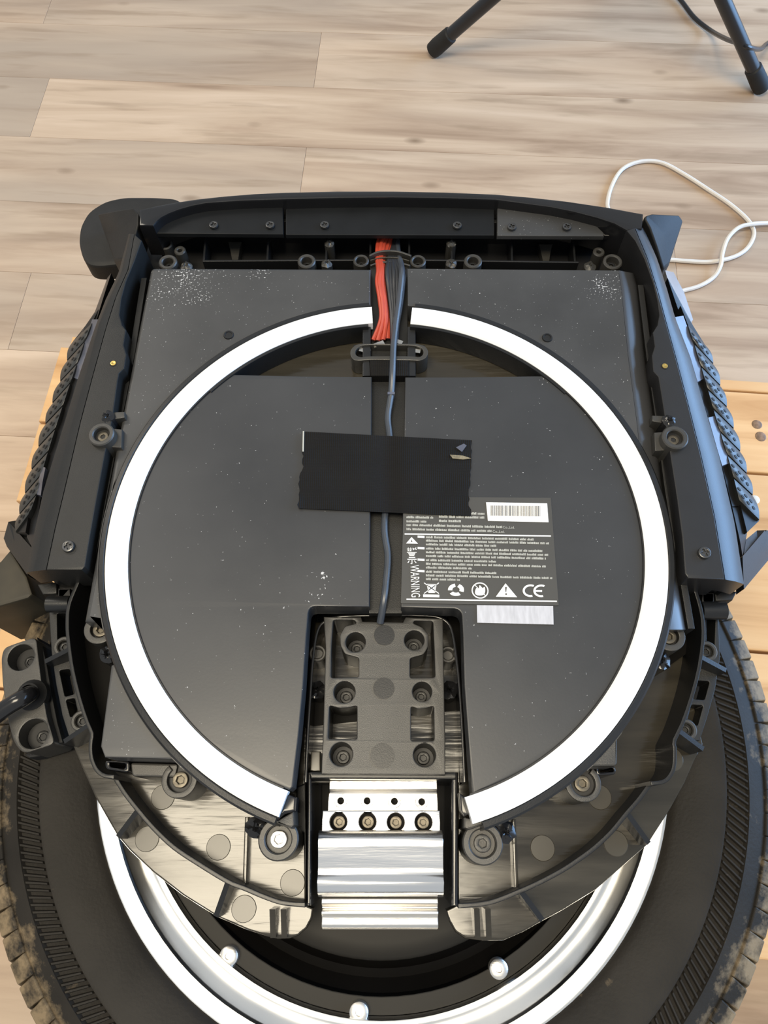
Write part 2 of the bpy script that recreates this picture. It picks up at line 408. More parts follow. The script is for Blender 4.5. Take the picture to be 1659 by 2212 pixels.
def loft(lines, n=40, down=0.003):
    """surface through several long lines of world points, closed underneath `down` lower"""
    R = [resample(l, n) for l in lines]; k = len(R)
    V = [tuple(p) for l in R for p in l] + [(p.x, p.y, p.z - down) for l in R for p in l]
    F = []; o = k * n
    for i in range(k - 1):
        for j in range(n - 1):
            F.append((i * n + j, (i + 1) * n + j, (i + 1) * n + j + 1, i * n + j + 1))
            F.append((o + i * n + j, o + i * n + j + 1, o + (i + 1) * n + j + 1, o + (i + 1) * n + j))
    for j in range(n - 1):
        F.append((j, j + 1, o + j + 1, o + j)); q = (k - 1) * n
        F.append((q + j, o + q + j, o + q + j + 1, q + j + 1))
    for i in range(k - 1):
        F.append((i * n, o + i * n, o + (i + 1) * n, (i + 1) * n)); e = n - 1
        F.append((i * n + e, (i + 1) * n + e, o + (i + 1) * n + e, o + i * n + e))
    return V, F

def slab(pts, thick):
    """thick plate over px points that each have a level of their own"""
    P = [U(*p) for p in pts]; k = len(P)
    c = sum(P, Vector()) / k
    V = [tuple(p) for p in P] + [(p.x, p.y, p.z - thick) for p in P] + [tuple(c), (c.x, c.y, c.z - thick)]
    F = []
    for i in range(k):
        j = (i + 1) % k
        F += [(i, j, 2 * k), (k + j, k + i, 2 * k + 1), (i, k + i, k + j, j)]
    return V, F

def box(c, s, rot=0.0):
    V = []
    for x in (-1, 1):
        for y in (-1, 1):
            for z in (-1, 1):
                dx, dy = x * s[0] / 2, y * s[1] / 2
                V.append((c[0] + dx * math.cos(rot) - dy * math.sin(rot), c[1] + dx * math.sin(rot) + dy * math.cos(rot), c[2] + z * s[2] / 2))
    return V, [(0, 1, 3, 2), (4, 6, 7, 5), (0, 4, 5, 1), (2, 3, 7, 6), (0, 2, 6, 4), (1, 5, 7, 3)]

def join(*geos):
    V = []; F = []
    for v, f in geos:
        o = len(V); V += list(v); F += [tuple(i + o for i in q) for q in f]
    return V, F

WL = {}                                     # world origin of every object
def link(name, geo, material, parent=None, smooth=35.0, label=None, origin=None, bevel=0.0, wn=True, **props):
    V, F = geo
    if origin is None:
        lo = [min(v[i] for v in V) for i in range(3)]; hi = [max(v[i] for v in V) for i in range(3)]
        origin = Vector([(a + b) / 2 for a, b in zip(lo, hi)])
    origin = Vector(origin)
    me = bpy.data.meshes.new(name)
    me.from_pydata([tuple(Vector(v) - origin) for v in V], [], F); me.update()
    bm = bmesh.new(); bm.from_mesh(me); bmesh.ops.recalc_face_normals(bm, faces=bm.faces); bm.to_mesh(me); bm.free()
    if smooth:
        me.shade_smooth(); me.set_sharp_from_angle(angle=math.radians(smooth))
    me.materials.append(material)
    o = bpy.data.objects.new(name, me); COL.objects.link(o)
    place(o, origin, parent)
    if smooth and wn:
        wm = o.modifiers.new('weighted', 'WEIGHTED_NORMAL'); wm.keep_sharp = True; wm.weight = 60
    if bevel:
        b = o.modifiers.new('bevel', 'BEVEL'); b.width = bevel; b.segments = 2; b.limit_method = 'ANGLE'
    if label: o['label'] = label
    for k, v in props.items(): o[k] = v
    return o
def place(o, origin, parent):
    WL[o.name] = Vector(origin)
    if parent is not None:
        o.parent = parent; o.location = Vector(origin) - WL[parent.name]
    else: o.location = origin
def empty(name, loc, label, cat):
    o = bpy.data.objects.new(name, None); o.empty_display_size = 0.05; COL.objects.link(o)
    o['label'] = label; o['category'] = cat; place(o, loc, None); return o
def dup(src, loc, parent, rotz=None, name=None):
    c = src.copy(); COL.objects.link(c)
    if name: c.name = name
    place(c, loc, parent)
    if rotz is not None: c.rotation_euler = (0, 0, rotz)
    return c
def ang(px, py, h):
    p = U(px, py, h); return math.atan2(p.y, p.x)

# ------------------------------------------------------------------ floor of planks
FA = math.radians(-3.7)
def F2W(x, y): return Vector((x * math.cos(FA) - y * math.sin(FA), x * math.sin(FA) + y * math.cos(FA), 0))
fl = link('floor', box((0, 0.62, -0.012), (4.5, 2.9, 0.020), FA), M['plank'], kind='structure', smooth=0)
def plank_geo(lx, ly, t=0.006, ch=0.0004):
    o = [Vector((-lx / 2, -ly / 2)), Vector((lx / 2, -ly / 2)), Vector((lx / 2, ly / 2)), Vector((-lx / 2, ly / 2))]
    return prism2(o, 0.0, t, bev=ch)
PW, PL = 0.1243, 1.22
row_start = {0: -0.58, 1: -0.17, -1: -0.168, 2: -0.62, -2: 0.35}
pm = None
for r in range(-13, 12):
    y0 = 0.755 + PW * r
    x = row_start.get(r, random.uniform(-0.6, 0.6)) - 3 * PL
    for k in range(6):
        xc, yc = x + PL / 2, y0 + PW / 2
        c = F2W(xc, yc)
        if abs(xc) < 2.5:
            if pm is None:
                V, F = plank_geo(PL - 0.0003, PW - 0.0003)
                V = [(a, b, z - Z0) for a, b, z in V]
                pm = link('floor_plank', (V, F), M['plank'], fl, smooth=0, origin=(0, 0, 0)); pk = pm
            else: pk = dup(pm, (0, 0, 0), fl)
            pk.location = Vector((c.x, c.y, 0.0)) - WL['floor']; pk.rotation_euler = (0, 0, FA)
            WL[pk.name] = Vector((c.x, c.y, 0.0))
        x += PL

# ------------------------------------------------------------------ low platform of pine boards
PA = math.radians(-4.95)
PT = Z0 - 0.25
def P2W(x, y, z=0): return Vector((x * math.cos(PA) - y * math.sin(PA), x * math.sin(PA) + y * math.cos(PA), z))
pal = empty('wooden_pallet', P2W(0, 0, 0), 'low pallet of pale pine boards that the dismantled black wheel lies on', 'pallet')
def board(name, x0, x1, y0, y1, zt, t):
    o = [Vector((x0, y0)), Vector((x1, y0)), Vector((x1, y1)), Vector((x0, y1))]
    c = Vector(((x0 + x1) / 2, (y0 + y1) / 2))
    V, F = prism2([q - c for q in o], 0.0, t, bev=0.0016)
    V = [(a, b, z - Z0) for a, b, z in V]
    w_ = P2W(c.x, c.y, zt)
    b = link(name, (V, F), M['pine'], None, smooth=0, origin=(0, 0, 0))
    b.parent = pal; b.location = w_ - WL['wooden_pallet']; b.rotation_euler = (0, 0, PA); WL[b.name] = w_
    return b
G = 0.0012
strip = board('edge_strip', -0.362, 0.58, 0.2823 + G, 0.2959, PT - 0.001, 0.06)
BD = []
for i, (x0, ya, yb) in enumerate([(-0.3705, 0.190, 0.2823), (-0.3695, 0.102, 0.190), (-0.360, 0.0138, 0.102), (-0.349, -0.074, 0.0138), (-0.352, -0.162, -0.074), (-0.352, -0.226, -0.162)]):
    BD.append(board('board', x0, 0.58, ya + G, yb - G, PT - 0.0004 * (i % 2), 0.022))
for x in (-0.30, 0.10, 0.50):
    board('bearer', x, x + 0.05, -0.226, 0.280, PT - 0.0228, PT - 0.0232)
for px, py, rr in ((1635, 917, 0.0052), (1643, 943, 0.0055), (1631, 1079, 0.0045)):
    c = U(px, py, -0.25)
    par = BD[0] if py < 1000 else BD[1]
    m = M.setdefault('knot', mat('dark_knot', (0.22, 0.13, 0.07), 0.55, var=0.4, vscale=300)) if py < 1000 else M.setdefault('nail', mat('pale_nail_head', (0.75, 0.72, 0.66), 0.4, metal=0.3, var=0.1, vscale=200))
    k = link('knot' if py < 1000 else 'nail_head', lathe((c.x, c.y), [(0.0001, -0.2494), (rr * 0.8, -0.2494), (rr, -0.2500), (rr, -0.2520)], 16), m, None)
    k.parent = par; k.matrix_parent_inverse = Matrix.Translation(WL[par.name]).inverted() if False else Matrix()
    # the board is turned, so express the place in its own axes
    d = Matrix.Rotation(-PA, 3, 'Z') @ (WL[k.name] - WL[par.name]); k.location = d

# ------------------------------------------------------------------ the electric unicycle: one thing, many parts
root = empty('electric_unicycle', (0, 0, PT), 'black electric unicycle lying on its side, cover off, white light ring exposed', 'unicycle')
def part(name, geo, m, parent=None, **k): return link(name, geo, m, parent or root, **k)

# fasteners, built once and copied
def phillips_geo(c, r, h):
    cross = []
    a, b = r * 0.56, r * 0.16
    for sx, sy in ((b, a), (b, b), (a, b), (a, -b), (b, -b), (b, -a), (-b, -a), (-b, -b), (-a, -b), (-a, b), (-b, b), (-b, a)):
        an = 0.35; cross.append(Vector((c[0] + sx * math.cos(an) - sy * math.sin(an), c[1] + sx * math.sin(an) + sy * math.cos(an))))
    return join(prism2(circ(c, r, 24), h, 0.0016, [cross], bev=r * 0.16), prism2(circ(c, r * 0.8, 16), h - 0.0011, 0.004, bev=0))
def socket_geo(c, r, h, hex_r=0.5, tall=0.005):
    return join(prism2(circ(c, r, 24), h, tall, [regular(c, r * hex_r, 6, 0.3)], bev=r * 0.12), prism2(circ(c, r * 0.9, 16), h - 0.0022, 0.004, bev=0))
def boss_geo(c, ro, ri, top, floor_, bottom):
    return lathe(c, [(0.0001, floor_), (ri * 0.97, floor_), (ri, floor_ + 0.0002), (ri, top - 0.0006), (ri + 0.0006, top), (ro - 0.0007, top), (ro, top - 0.0007), (ro + 0.0004, bottom)], 32)
def hook_geo(c, ro, ri, top, bottom, a0, a1):
    n = 26
    o = [Vector((c[0] + ro * math.cos(a0 + (a1 - a0) * i / n), c[1] + ro * math.sin(a0 + (a1 - a0) * i / n))) for i in range(n + 1)]
    q = [Vector((c[0] + ri * math.cos(a0 + (a1 - a0) * i / n), c[1] + ri * math.sin(a0 + (a1 - a0) * i / n))) for i in range(n + 1)]
    return prism2(o + q[::-1], top, top - bottom, bev=0.0006)
def plug_geo(c, r, top, bottom, seed):
    rnd = random.Random(seed); V, F = lathe(c, [(0.0001, top - 0.001), (r * 0.35, top + 0.0004), (r * 0.7, top - 0.0004), (r, top - 0.0012), (r, bottom)], 18)
    return [(x + rnd.uniform(-1, 1) * r * 0.10, y + rnd.uniform(-1, 1) * r * 0.10, z + rnd.uniform(-1, 1) * r * 0.16) for x, y, z in V], F
MM = 0.001
def screw(kind, px, py, h, r, parent, m, **k):
    c = U(px, py, h)
    g = phillips_geo((c.x, c.y), r, h) if kind == 'phillips' else socket_geo((c.x, c.y), r, h, **k)
    return part('phillips_screw' if kind == 'phillips' else 'socket_bolt', g, m, parent)

# ---- wheel: tyre, rim, motor cover
WO = (WC[0], WC[1], Z0 - 0.12)
prof = [(0.176, -0.096), (0.1805, -0.088), (0.184, -0.0835), (0.190, -0.081), (0.200, -0.078), (0.210, -0.0765), (0.2135, -0.0765), (0.2145, -0.0785), (0.226, -0.080), (0.2275, -0.0775),
        (0.236, -0.082), (0.244, -0.088), (0.2505, -0.098), (0.2545, -0.112), (0.2555, -0.125), (0.2545, -0.138), (0.249, -0.152), (0.236, -0.164), (0.21, -0.170), (0.184, -0.165), (0.176, -0.154)]
prof = [tuple(p) for p in cr(prof, 2)]
tyre = part('tire', lathe(WC, prof, 160), M['tyre'], origin=WO, smooth=60)
# fine ribs in the moulded band of the sidewall
V = []; F = []
nr = 330
for i in range(nr):
    a = 2 * math.pi * i / nr
    ca, sa = math.cos(a), math.sin(a)
    skew = -0.026
    def P(r_, t, h_):
        b = a + skew * (r_ - 0.22) / 0.012 + t / r_
        return (WC[0] + r_ * math.cos(b), WC[1] + r_ * math.sin(b), Z0 + h_)
    o = len(V)
    V += [P(0.2140, -0.0010, -0.0790), P(0.2140, 0.0010, -0.0790), P(0.2275, 0.0012, -0.0795), P(0.2275, -0.0012, -0.0795),
          P(0.2148, -0.0005, -0.0768), P(0.2148, 0.0005, -0.0768), P(0.2268, 0.0006, -0.0775), P(0.2268, -0.0006, -0.0775)]
    F += [tuple(o + j for j in q) for q in ((4, 5, 6, 7), (0, 4, 7, 3), (1, 2, 6, 5), (0, 1, 5, 4), (2, 3, 7, 6))]
part('sidewall_ribs', (V, F), M['tyre'], tyre, origin=WO, smooth=0, kind='stuff')
# tread shoulder blocks
def block_geo(r0, r1, r2, w_, z0, z1, z2):
    V = []
    for s in (-1, 1):
        V += [(r0, s * w_ * 0.5, z0), (r1, s * w_ * 0.46, z1), (r2, s * w_ * 0.5, z2), (r2 - 0.012, s * w_ * 0.5, z2 - 0.004), (r0 - 0.006, s * w_ * 0.5, z0 - 0.010)]
    F = [(0, 5, 6, 1), (1, 6, 7, 2), (2, 7, 8, 3), (4, 9, 5, 0), (3, 8, 9, 4), (4, 0, 1, 2, 3), (9, 8, 7, 6, 5)]
    return V, F
nb = 112
b0 = None
bl = []
for row, (args, phase) in enumerate((((0.2400, 0.2520, 0.2580, 0.0134, -0.0825, -0.0895, -0.1060), 0.0), ((0.2545, 0.2600, 0.2605, 0.0138, -0.1075, -0.1110, -0.1350), 0.5))):
    first = None
    for i in range(nb):
        a = 2 * math.pi * (i + phase) / nb
        deg = math.degrees(a) % 360
        if 30 < deg < 150: continue          # under the body
        if first is None:
            V, F = block_geo(*args)
            first = link('tread_block', (V, F), M['tyre'], None, smooth=0, origin=(0, 0, 0), bevel=0.0008)
            o = first
        else: o = dup(first, (0, 0, 0), None)
        o.parent = tyre; o.location = Vector((WC[0], WC[1], Z0)) - Vector(WO); o.rotation_euler = (0, 0, a)
        o.scale = (1.0, 1.0 + random.uniform(-0.04, 0.04), 1.0)

rim = part('rim', lathe(WC, [(0.182, -0.100), (0.1825, -0.0865), (0.1815, -0.0850), (0.1795, -0.0846), (0.1725, -0.0862), (0.1715, -0.0872), (0.1708, -0.0878), (0.1685, -0.0888), (0.1660, -0.0899), (0.1635, -0.0907), (0.1612, -0.0909),
                             (0.1598, -0.0905), (0.1580, -0.0904), (0.1565, -0.0908), (0.1555, -0.0925), (0.1550, -0.1020)], 128), M['rim'], origin=(WC[0], WC[1], Z0 - 0.09), smooth=28)
hub = part('motor_cover', lathe(WC, [(0.1552, -0.0985), (0.1550, -0.0970), (0.1465, -0.0970), (0.1458, -0.0974)], 96), M['hub'], origin=(WC[0], WC[1], Z0 - 0.1), label='dark grey motor cover ring')
part('cover_groove', lathe(WC, [(0.1460, -0.0973), (0.1450, -0.1040), (0.1380, -0.1100), (0.1330, -0.1085), (0.1275, -0.0985)], 96), M['hubdark'], hub, origin=(WC[0], WC[1], Z0 - 0.1))
part('hub_face', lathe(WC, [(0.1278, -0.0988), (0.1260, -0.0972), (0.1180, -0.0958), (0.02, -0.0950), (0.0005, -0.0950)], 96), M['hub'], hub, origin=(WC[0], WC[1], Z0 - 0.1))
part('back_plate', lathe(WC, [(0.0005, -0.152), (0.176, -0.152), (0.182, -0.155), (0.182, -0.165), (0.0005, -0.160)], 96), M['hubdark'], origin=(WC[0], WC[1], Z0 - 0.155))
part('rim_barrel', lathe(WC, [(0.1765, -0.098), (0.1765, -0.155), (0.150, -0.156), (0.150, -0.100)], 64), M['alu_raw'], rim, origin=(WC[0], WC[1], Z0 - 0.12))
for x, y in ((493, 2066), (775, 2188), (1078, 2094)):
    c = U(x, y, -0.091)
    b = part('cover_bolt', join(lathe((c.x, c.y), [(0.0001, -0.0922), (0.0016, -0.0922), (0.0020, -0.0910), (0.0042, -0.0911), (0.0054, -0.0920), (0.0056, -0.0985)], 24)), M['alu_raw'], hub)

# ---- frame plate under the batteries
HP = -0.048
plate_px = [(152, 1598), (178, 1662), (205, 1722), (252, 1805), (280, 1838), (330, 1885), (395, 1935), (470, 1982), (535, 2010), (575, 2023), (600, 2029), (625, 2028), (645, 2021), (663, 2005), (674, 1984), (677, 1962), (661, 1955), (660, 1830), (660, 1690), (668, 1400), (690, 1300),
            (960, 1300), (985, 1400), (988, 1690), (988, 1830), (988, 1955), (964, 1966), (970, 1990), (984, 2014), (1005, 2028), (1045, 2033), (1089, 2032), (1130, 2014), (1176, 1988), (1215, 1967), (1288, 1922), (1344, 1873), (1400, 1824), (1449, 1747), (1480, 1691), (1500, 1645), (1519, 1608),
            (1490, 1480), (1450, 1250), (1400, 900), (1345, 625), (335, 625), (270, 1000), (205, 1250), (175, 1480)]
frame = part('frame_plate', prism(plate_px, HP, 0.010, bev=0.0012), M['frame'], label='glossy black moulded lower frame plate')
for x, y in ((352, 1722), (318, 1812), (472, 1830), (632, 1907), (527, 1963), (1295, 1722), (1172, 1832), (1330, 1822), (1450, 1640)):
    c = U(x, y, HP)
    part('ejector_mark', lathe((c.x, c.y), [(0.0001, HP + 0.0004), (0.0066, HP + 0.0004), (0.0069, HP + 0.0001), (0.0069, HP - 0.001)], 28), M['mark'], frame)
HR = -0.027
for side, pts in (('l', [(246, 1677), (268, 1712), (295, 1747), (332, 1790), (376, 1831), (430, 1867), (491, 1904), (530, 1920), (570, 1937), (610, 1950), (659, 1955)]),
                  ('r', [(1405, 1693), (1380, 1727), (1354, 1757), (1322, 1796), (1285, 1831), (1250, 1857), (1215, 1880), (1170, 1904), (1124, 1925), (1057, 1950), (990, 1957)])):
    part('curved_rib', ribbon(cr(pts, 4), HR, HR - HP + 0.001, 0.0024), M['shell_smooth'], frame)
for pts in (((533, 1765), (528, 1912)), ((1110, 1770), (1116, 1925))):
    part('plate_rib', ribbon(list(pts), HP + 0.006, 0.007, 0.0022), M['frame'], frame)
for p0, h0, p1, h1 in (((298, 1750), -0.028, (254, 1808), -0.034), ((492, 1906), -0.028, (466, 1980), -0.036),
                       ((1356, 1758), -0.028, (1402, 1822), -0.034), ((1126, 1926), -0.028, (1172, 1988), -0.040)):
    part('gusset', fin(p0, h0, p1, h1, 0.0028, HP - 0.0005), M['shell_smooth'], frame)
for x in (588, 612, 1030, 1054):
    part('tab_rib', fin((x, 1964), HP + 0.010, (x + 2, 2026), HP + 0.004, 0.003, HP - 0.001), M['frame'], frame)
# bosses that stand on the plate
for (x, y, ro, ri, top, a0, a1, bolt) in ((387, 1684, 0.0098, 0.0066, -0.020, 2.3, 7.7, 'dark'), (1260, 1692, 0.0098, 0.0066, -0.020, 1.8, 7.2, 'dark'),
                                          (214, 1358, 0.0090, 0.0052, -0.012, 2.2, 6.7, 'dark'), (1447, 1373, 0.0090, 0.0052, -0.012, 2.7, 7.1, 'dark')):
    c = U(x, y, top)
    hk = part('boss_hook', hook_geo((c.x, c.y), ro, ri, top, HP - 0.001, a0, a1), M['grey'], frame)
    part('boss_floor', lathe((c.x, c.y), [(0.0001, top - 0.004), (ro - 0.0012, top - 0.004), (ro - 0.0012, HP - 0.001)], 28), M['dark'], frame)
    part('socket_bolt', socket_geo((c.x, c.y), 0.0044, top - 0.0016), M['oldbolt'], frame)
for x, y, m in ((601, 1813, 'steel'), (1043, 1822, 'grey')):
    top = -0.020; c = U(x, y, top)
    part('boss', boss_geo((c.x, c.y), 0.0108, 0.0070, top, top - 0.004, HP - 0.001), M['grey'], frame)
    part('socket_bolt', socket_geo((c.x, c.y), 0.0046, top - 0.0012), M[m], frame)
for i, (x, y, r, top) in enumerate(((552, 1787, 0.0056, -0.020), (1093, 1797, 0.0056, -0.020), (232, 1411, 0.0054, -0.014), (1430, 1426, 0.0054, -0.014))):
    c = U(x, y, top); part('melted_plug', plug_geo((c.x, c.y), r, top, HP - 0.001, i), M['gloss'], frame)
# pale lug and black lug under the lower left battery corner
part('lug', prism([(281, 1647), (385, 1650), (378, 1680), (285, 1677)], -0.022, 0.028, r=0.002, bev=0.001), M['grey'], frame)
part('black_lug', prism([(226, 1643), (280, 1644), (278, 1669), (228, 1662)], -0.020, 0.03, holes=[[(236, 1648), (272, 1649), (270, 1661), (238, 1657)]], r=0.002), M['gloss'], frame)
part('black_lug', prism([(1286, 1655), (1330, 1655), (1331, 1673), (1290, 1676)], -0.020, 0.03, holes=[[(1292, 1659), (1325, 1659), (1326, 1667), (1294, 1669)]], r=0.002), M['gloss'], frame)

# ---- thin inner walls and the latticed flanges outside them
HW = -0.018
WLP = [(171, 1246), (168, 1257), (158, 1280), (150, 1301), (146, 1320), (145, 1336), (145, 1360), (147, 1382), (151, 1415), (157, 1451), (171, 1509), (188, 1561), (198, 1584), (196, 1600), (195, 1619), (197, 1637), (203, 1654), (210, 1665), (220, 1673), (232, 1677), (246, 1678)]
WRP = [(1494, 1255), (1504, 1280), (1512, 1307), (1517, 1330), (1519, 1350), (1519, 1382), (1511, 1440), (1495, 1503), (1474, 1564), (1457, 1599), (1458, 1615), (1458, 1631), (1457, 1650), (1454, 1664), (1446, 1678), (1436, 1687), (1422, 1691), (1406, 1692)]
wall_l = part('inner_wall', ribbon(cr(WLP, 2), HW, HW - HP + 0.001, 0.0022), M['shell_smooth'])
wall_r = part('inner_wall', ribbon(cr(WRP, 2), HW, HW - HP + 0.001, 0.0022), M['shell_smooth'])
HF = -0.036
fl_l = part('side_flange', prism([(105, 1262), (168, 1258), (146, 1320), (147, 1380), (157, 1450), (172, 1510), (196, 1585), (152, 1602), (134, 1545), (121, 1480), (111, 1410), (106, 1330)], HF, 0.016,
            holes=[[(123, 1325), (143, 1325), (143, 1388), (124, 1385)], [(128, 1448), (150, 1445), (161, 1499), (140, 1505)], [(142, 1512), (161, 1508), (168, 1540), (152, 1550)]], bev=0.0006), M['shell'], label='latticed black flange beside the tire')
fl_r = part('side_flange', prism([(1496, 1262), (1562, 1268), (1556, 1300), (1553, 1340), (1556, 1420), (1545, 1490), (1528, 1550), (1512, 1600), (1458, 1598), (1475, 1564), (1496, 1503), (1512, 1440), (1519, 1382), (1518, 1350), (1512, 1307)], HF, 0.016,
            holes=[[(1526, 1320), (1546, 1320), (1543, 1402), (1527, 1398)], [(1508, 1470), (1533, 1472), (1522, 1512), (1497, 1510)], [(1494, 1522), (1519, 1524), (1507, 1568), (1484, 1560)]], bev=0.0006), M['shell'], label='latticed black flange on the right of the wheel')
for f_, x, y in ((fl_l, 137, 1396), (fl_l, 175, 1557), (fl_r, 1528, 1406), (fl_r, 1483, 1576)):
    c = U(x, y, HF + 0.003); part('boss', boss_geo((c.x, c.y), 0.0062, 0.0036, HF + 0.003, HF - 0.001, HF - 0.012), M['grey'], f_)
    part('socket_bolt', socket_geo((c.x, c.y), 0.0031, HF + 0.0012, 0.55, 0.003), M['blackbolt'], f_)
for f_, p0, h0, p1, h1 in ((fl_l, (148, 1403), -0.020, (97, 1429), -0.026), (fl_l, (191, 1566), -0.020, (138, 1602), -0.028),
                           (fl_r, (1515, 1419), -0.020, (1569, 1448), -0.026), (fl_r, (1468, 1579), -0.020, (1520, 1618), -0.028)):
    part('gusset', fin(p0, h0, p1, h1, 0.0026, HP - 0.004), M['shell_smooth'], f_)
for f_, xa, xb, y, r in ((fl_l, 104, 152, 1305, 0.0052), (fl_r, 1514, 1566, 1319, 0.0056)):
    part('crossbar', tube([U(xa, y, -0.030), U((xa + xb) / 2, y, -0.030), U(xb, y, -0.030)], r, 14), M['shell_smooth'], f_)
for f_, x, y in ((fl_l, 138, 1283), (fl_r, 1530, 1292)):
    part('catch', prism([(x - 13, y - 12), (x + 13, y - 12), (x + 13, y + 11), (x - 13, y + 11)], -0.030, 0.018, holes=[[(x - 9, y - 8), (x + 9, y - 8), (x + 9, y + 6), (x - 9, y + 6)]]), M['dark'], f_)
part('end_block', prism([(80, 1262), (122, 1256), (122, 1282), (92, 1284)], -0.032, 0.03, bev=0.001), M['shell'], fl_l)
part('end_block', prism([(1543, 1275), (1593, 1277), (1583, 1296), (1546, 1298)], -0.032, 0.03, bev=0.001), M['shell'], fl_r)
part('end_rib', ribbon([(112, 1249), (168, 1249)], -0.020, 0.02, 0.002), M['shell_smooth'], fl_l)
part('end_rib', ribbon([(1500, 1263), (1560, 1265), (1568, 1272)], -0.020, 0.02, 0.002), M['shell_smooth'], fl_r)

# ---- floor of the battery bay
part('bay_floor', prism([(300, 520), (1380, 525), (1470, 1000), (1505, 1300), (1500, 1400), (1400, 1470), (1300, 1500), (300, 1610), (240, 1622), (190, 1560), (150, 1330), (215, 1000)], -0.043, 0.004, holes=[[(690, 1250), (960, 1250), (985, 1500), (668, 1500)]], bev=0), M['hubdark'])

# ---- the two battery packs
RI, RO = 0.1515, 0.1650
def arc(r, a0, a1, n=40): return [Vector((r * math.cos(a0 + (a1 - a0) * i / n), r * math.sin(a0 + (a1 - a0) * i / n))) for i in range(n + 1)]
aL, aR = ang(236, 1345, 0) % (2 * math.pi), ang(1430, 1362, 0)
aTL, aTR = ang(803, 668, 0), ang(880, 668, 0)
left_out = px2([(802, 579), (420, 577), (345, 577)], 0) + fillet(px2([(345, 577), (326, 577), (319, 600)], 0), 0.006)[5:10] + px2([(290, 758), (262, 905), (228, 1080), (203, 1218), (181, 1342), (236, 1345)], 0)
R_EDGE = [(1368, 590), (1376, 620), (1392, 770), (1412, 905), (1430, 1056), (1449, 1172), (1466, 1270), (1482, 1360)]
R_SEAM = [(1336, 584), (1342, 620), (1357, 770), (1375, 905), (1392, 1056), (1409, 1172), (1425, 1270), (1440, 1360)]
right_out = px2([(880, 580), (1330, 584)] + R_SEAM + [(1430, 1362)], 0)
case_l = part('battery_case', prism2(left_out + arc(0.1665, aL, aTL), 0, 0.034, bev=0.0030, segs=4), M['case'], label='left black battery case, dusty at its upper corner')
case_r = part('battery_case', prism2(right_out + arc(0.1665, aR, aTR), 0, 0.034, bev=0.0004), M['case'], label='right black battery case with a rounded shiny edge')
mixl = lambda t, h: [U(a[0] * (1 - t) + b[0] * t, a[1] * (1 - t) + b[1] * t, h) for a, b in zip(R_SEAM, R_EDGE)]
part('rolled_edge', loft([mixl(0.0, 0.0), mixl(0.08, -0.00008), mixl(0.20, -0.0005), mixl(0.40, -0.0013), mixl(0.62, -0.0024), mixl(0.80, -0.0038), mixl(0.92, -0.0056), mixl(1.0, -0.009), mixl(1.02, -0.022)], 48, 0.004), M['case_edge'], case_r, smooth=60)
part('case_skirt', ribbon([(311, 600), (286, 758), (257, 905), (223, 1080), (196, 1222)], -0.007, 0.03, 0.004), M['shell'], case_l)
part('case_skirt', ribbon([(1384, 615), (1403, 770), (1423, 905), (1443, 1056), (1462, 1172), (1480, 1275), (1494, 1358)], -0.007, 0.03, 0.004), M['shell'], case_r)
aA, aB = ang(240, 1437, 0) % (2 * math.pi), ang(408, 1642, 0) % (2 * math.pi)
cl = part('corner_plate', prism2(px2([(240, 1437), (229, 1520), (217, 1612), (226, 1636), (405, 1641)], -0.001) + arc(0.1688, aB, aA), -0.001, 0.030, bev=0.001), M['case'], case_l)
aC, aD = ang(1338, 1577, 0), ang(1262, 1650, 0)
part('corner_plate', prism2(px2([(1334, 1585), (1333, 1650), (1328, 1655), (1266, 1656)], -0.001) + arc(0.1688, aD, aC), -0.001, 0.030, bev=0.001), M['grey'], case_r)
# inner covers, their straight upper edge leaves a deep crescent open
ri = 0.1510
def on_ring(px, py): p = U(px, py, 0); a = math.atan2(p.y, p.x); return a % (2 * math.pi)
a1 = on_ring(503, 812); a2 = on_ring(628, 1697)
b1 = math.atan2(U(1176, 812, 0).y, U(1176, 812, 0).x); b2 = ang(1018, 1712, 0)
cover_l = part('cover_panel', prism2(arc(ri, a1, a2, 60) + px2([(632, 1700), (645, 1590), (655, 1480), (662, 1370)], 0) + fillet(px2([(662, 1370), (667, 1309), (700, 1309)], 0), 0.004)[5:10] + px2([(798, 1310), (800, 1100), (802, 950), (803, 812), (650, 811)], 0), -0.0006, 0.016, bev=0.0010), M['panel'], case_l)
cover_r = part('cover_panel', prism2(px2([(1020, 1712), (1011, 1590), (1003, 1480), (1000, 1370)], 0) + fillet(px2([(1000, 1370), (997, 1316), (965, 1312)], 0), 0.005)[5:10] + px2([(866, 1311), (870, 1100), (873, 950), (875, 813), (1000, 813)], 0) + arc(ri, b1, b2, 60), -0.0006, 0.016, bev=0.0010), M['panel'], case_r)
# crescent recess: floor and the round wall under the ring
rec = part('recess_floor', prism([(470, 850), (520, 770), (640, 690), (800, 650), (900, 650), (1050, 700), (1170, 790), (1220, 850)], -0.017, 0.004, bev=0), M['frame'])
part('recess_wall', lathe((0, 0), [(0.1492, -0.0165), (0.1492, -0.0004), (0.1496, 0.0002), (0.1514, 0.0002), (0.1514, -0.0165)], 40, aTL + 0.02, a1 + 0.12), M['shell_smooth'], case_l)
part('recess_wall', lathe((0, 0), [(0.1492, -0.0165), (0.1492, -0.0004), (0.1496, 0.0002), (0.1514, 0.0002), (0.1514, -0.0165)], 40, b1 - 0.12, aTR - 0.02), M['shell_smooth'], case_r)
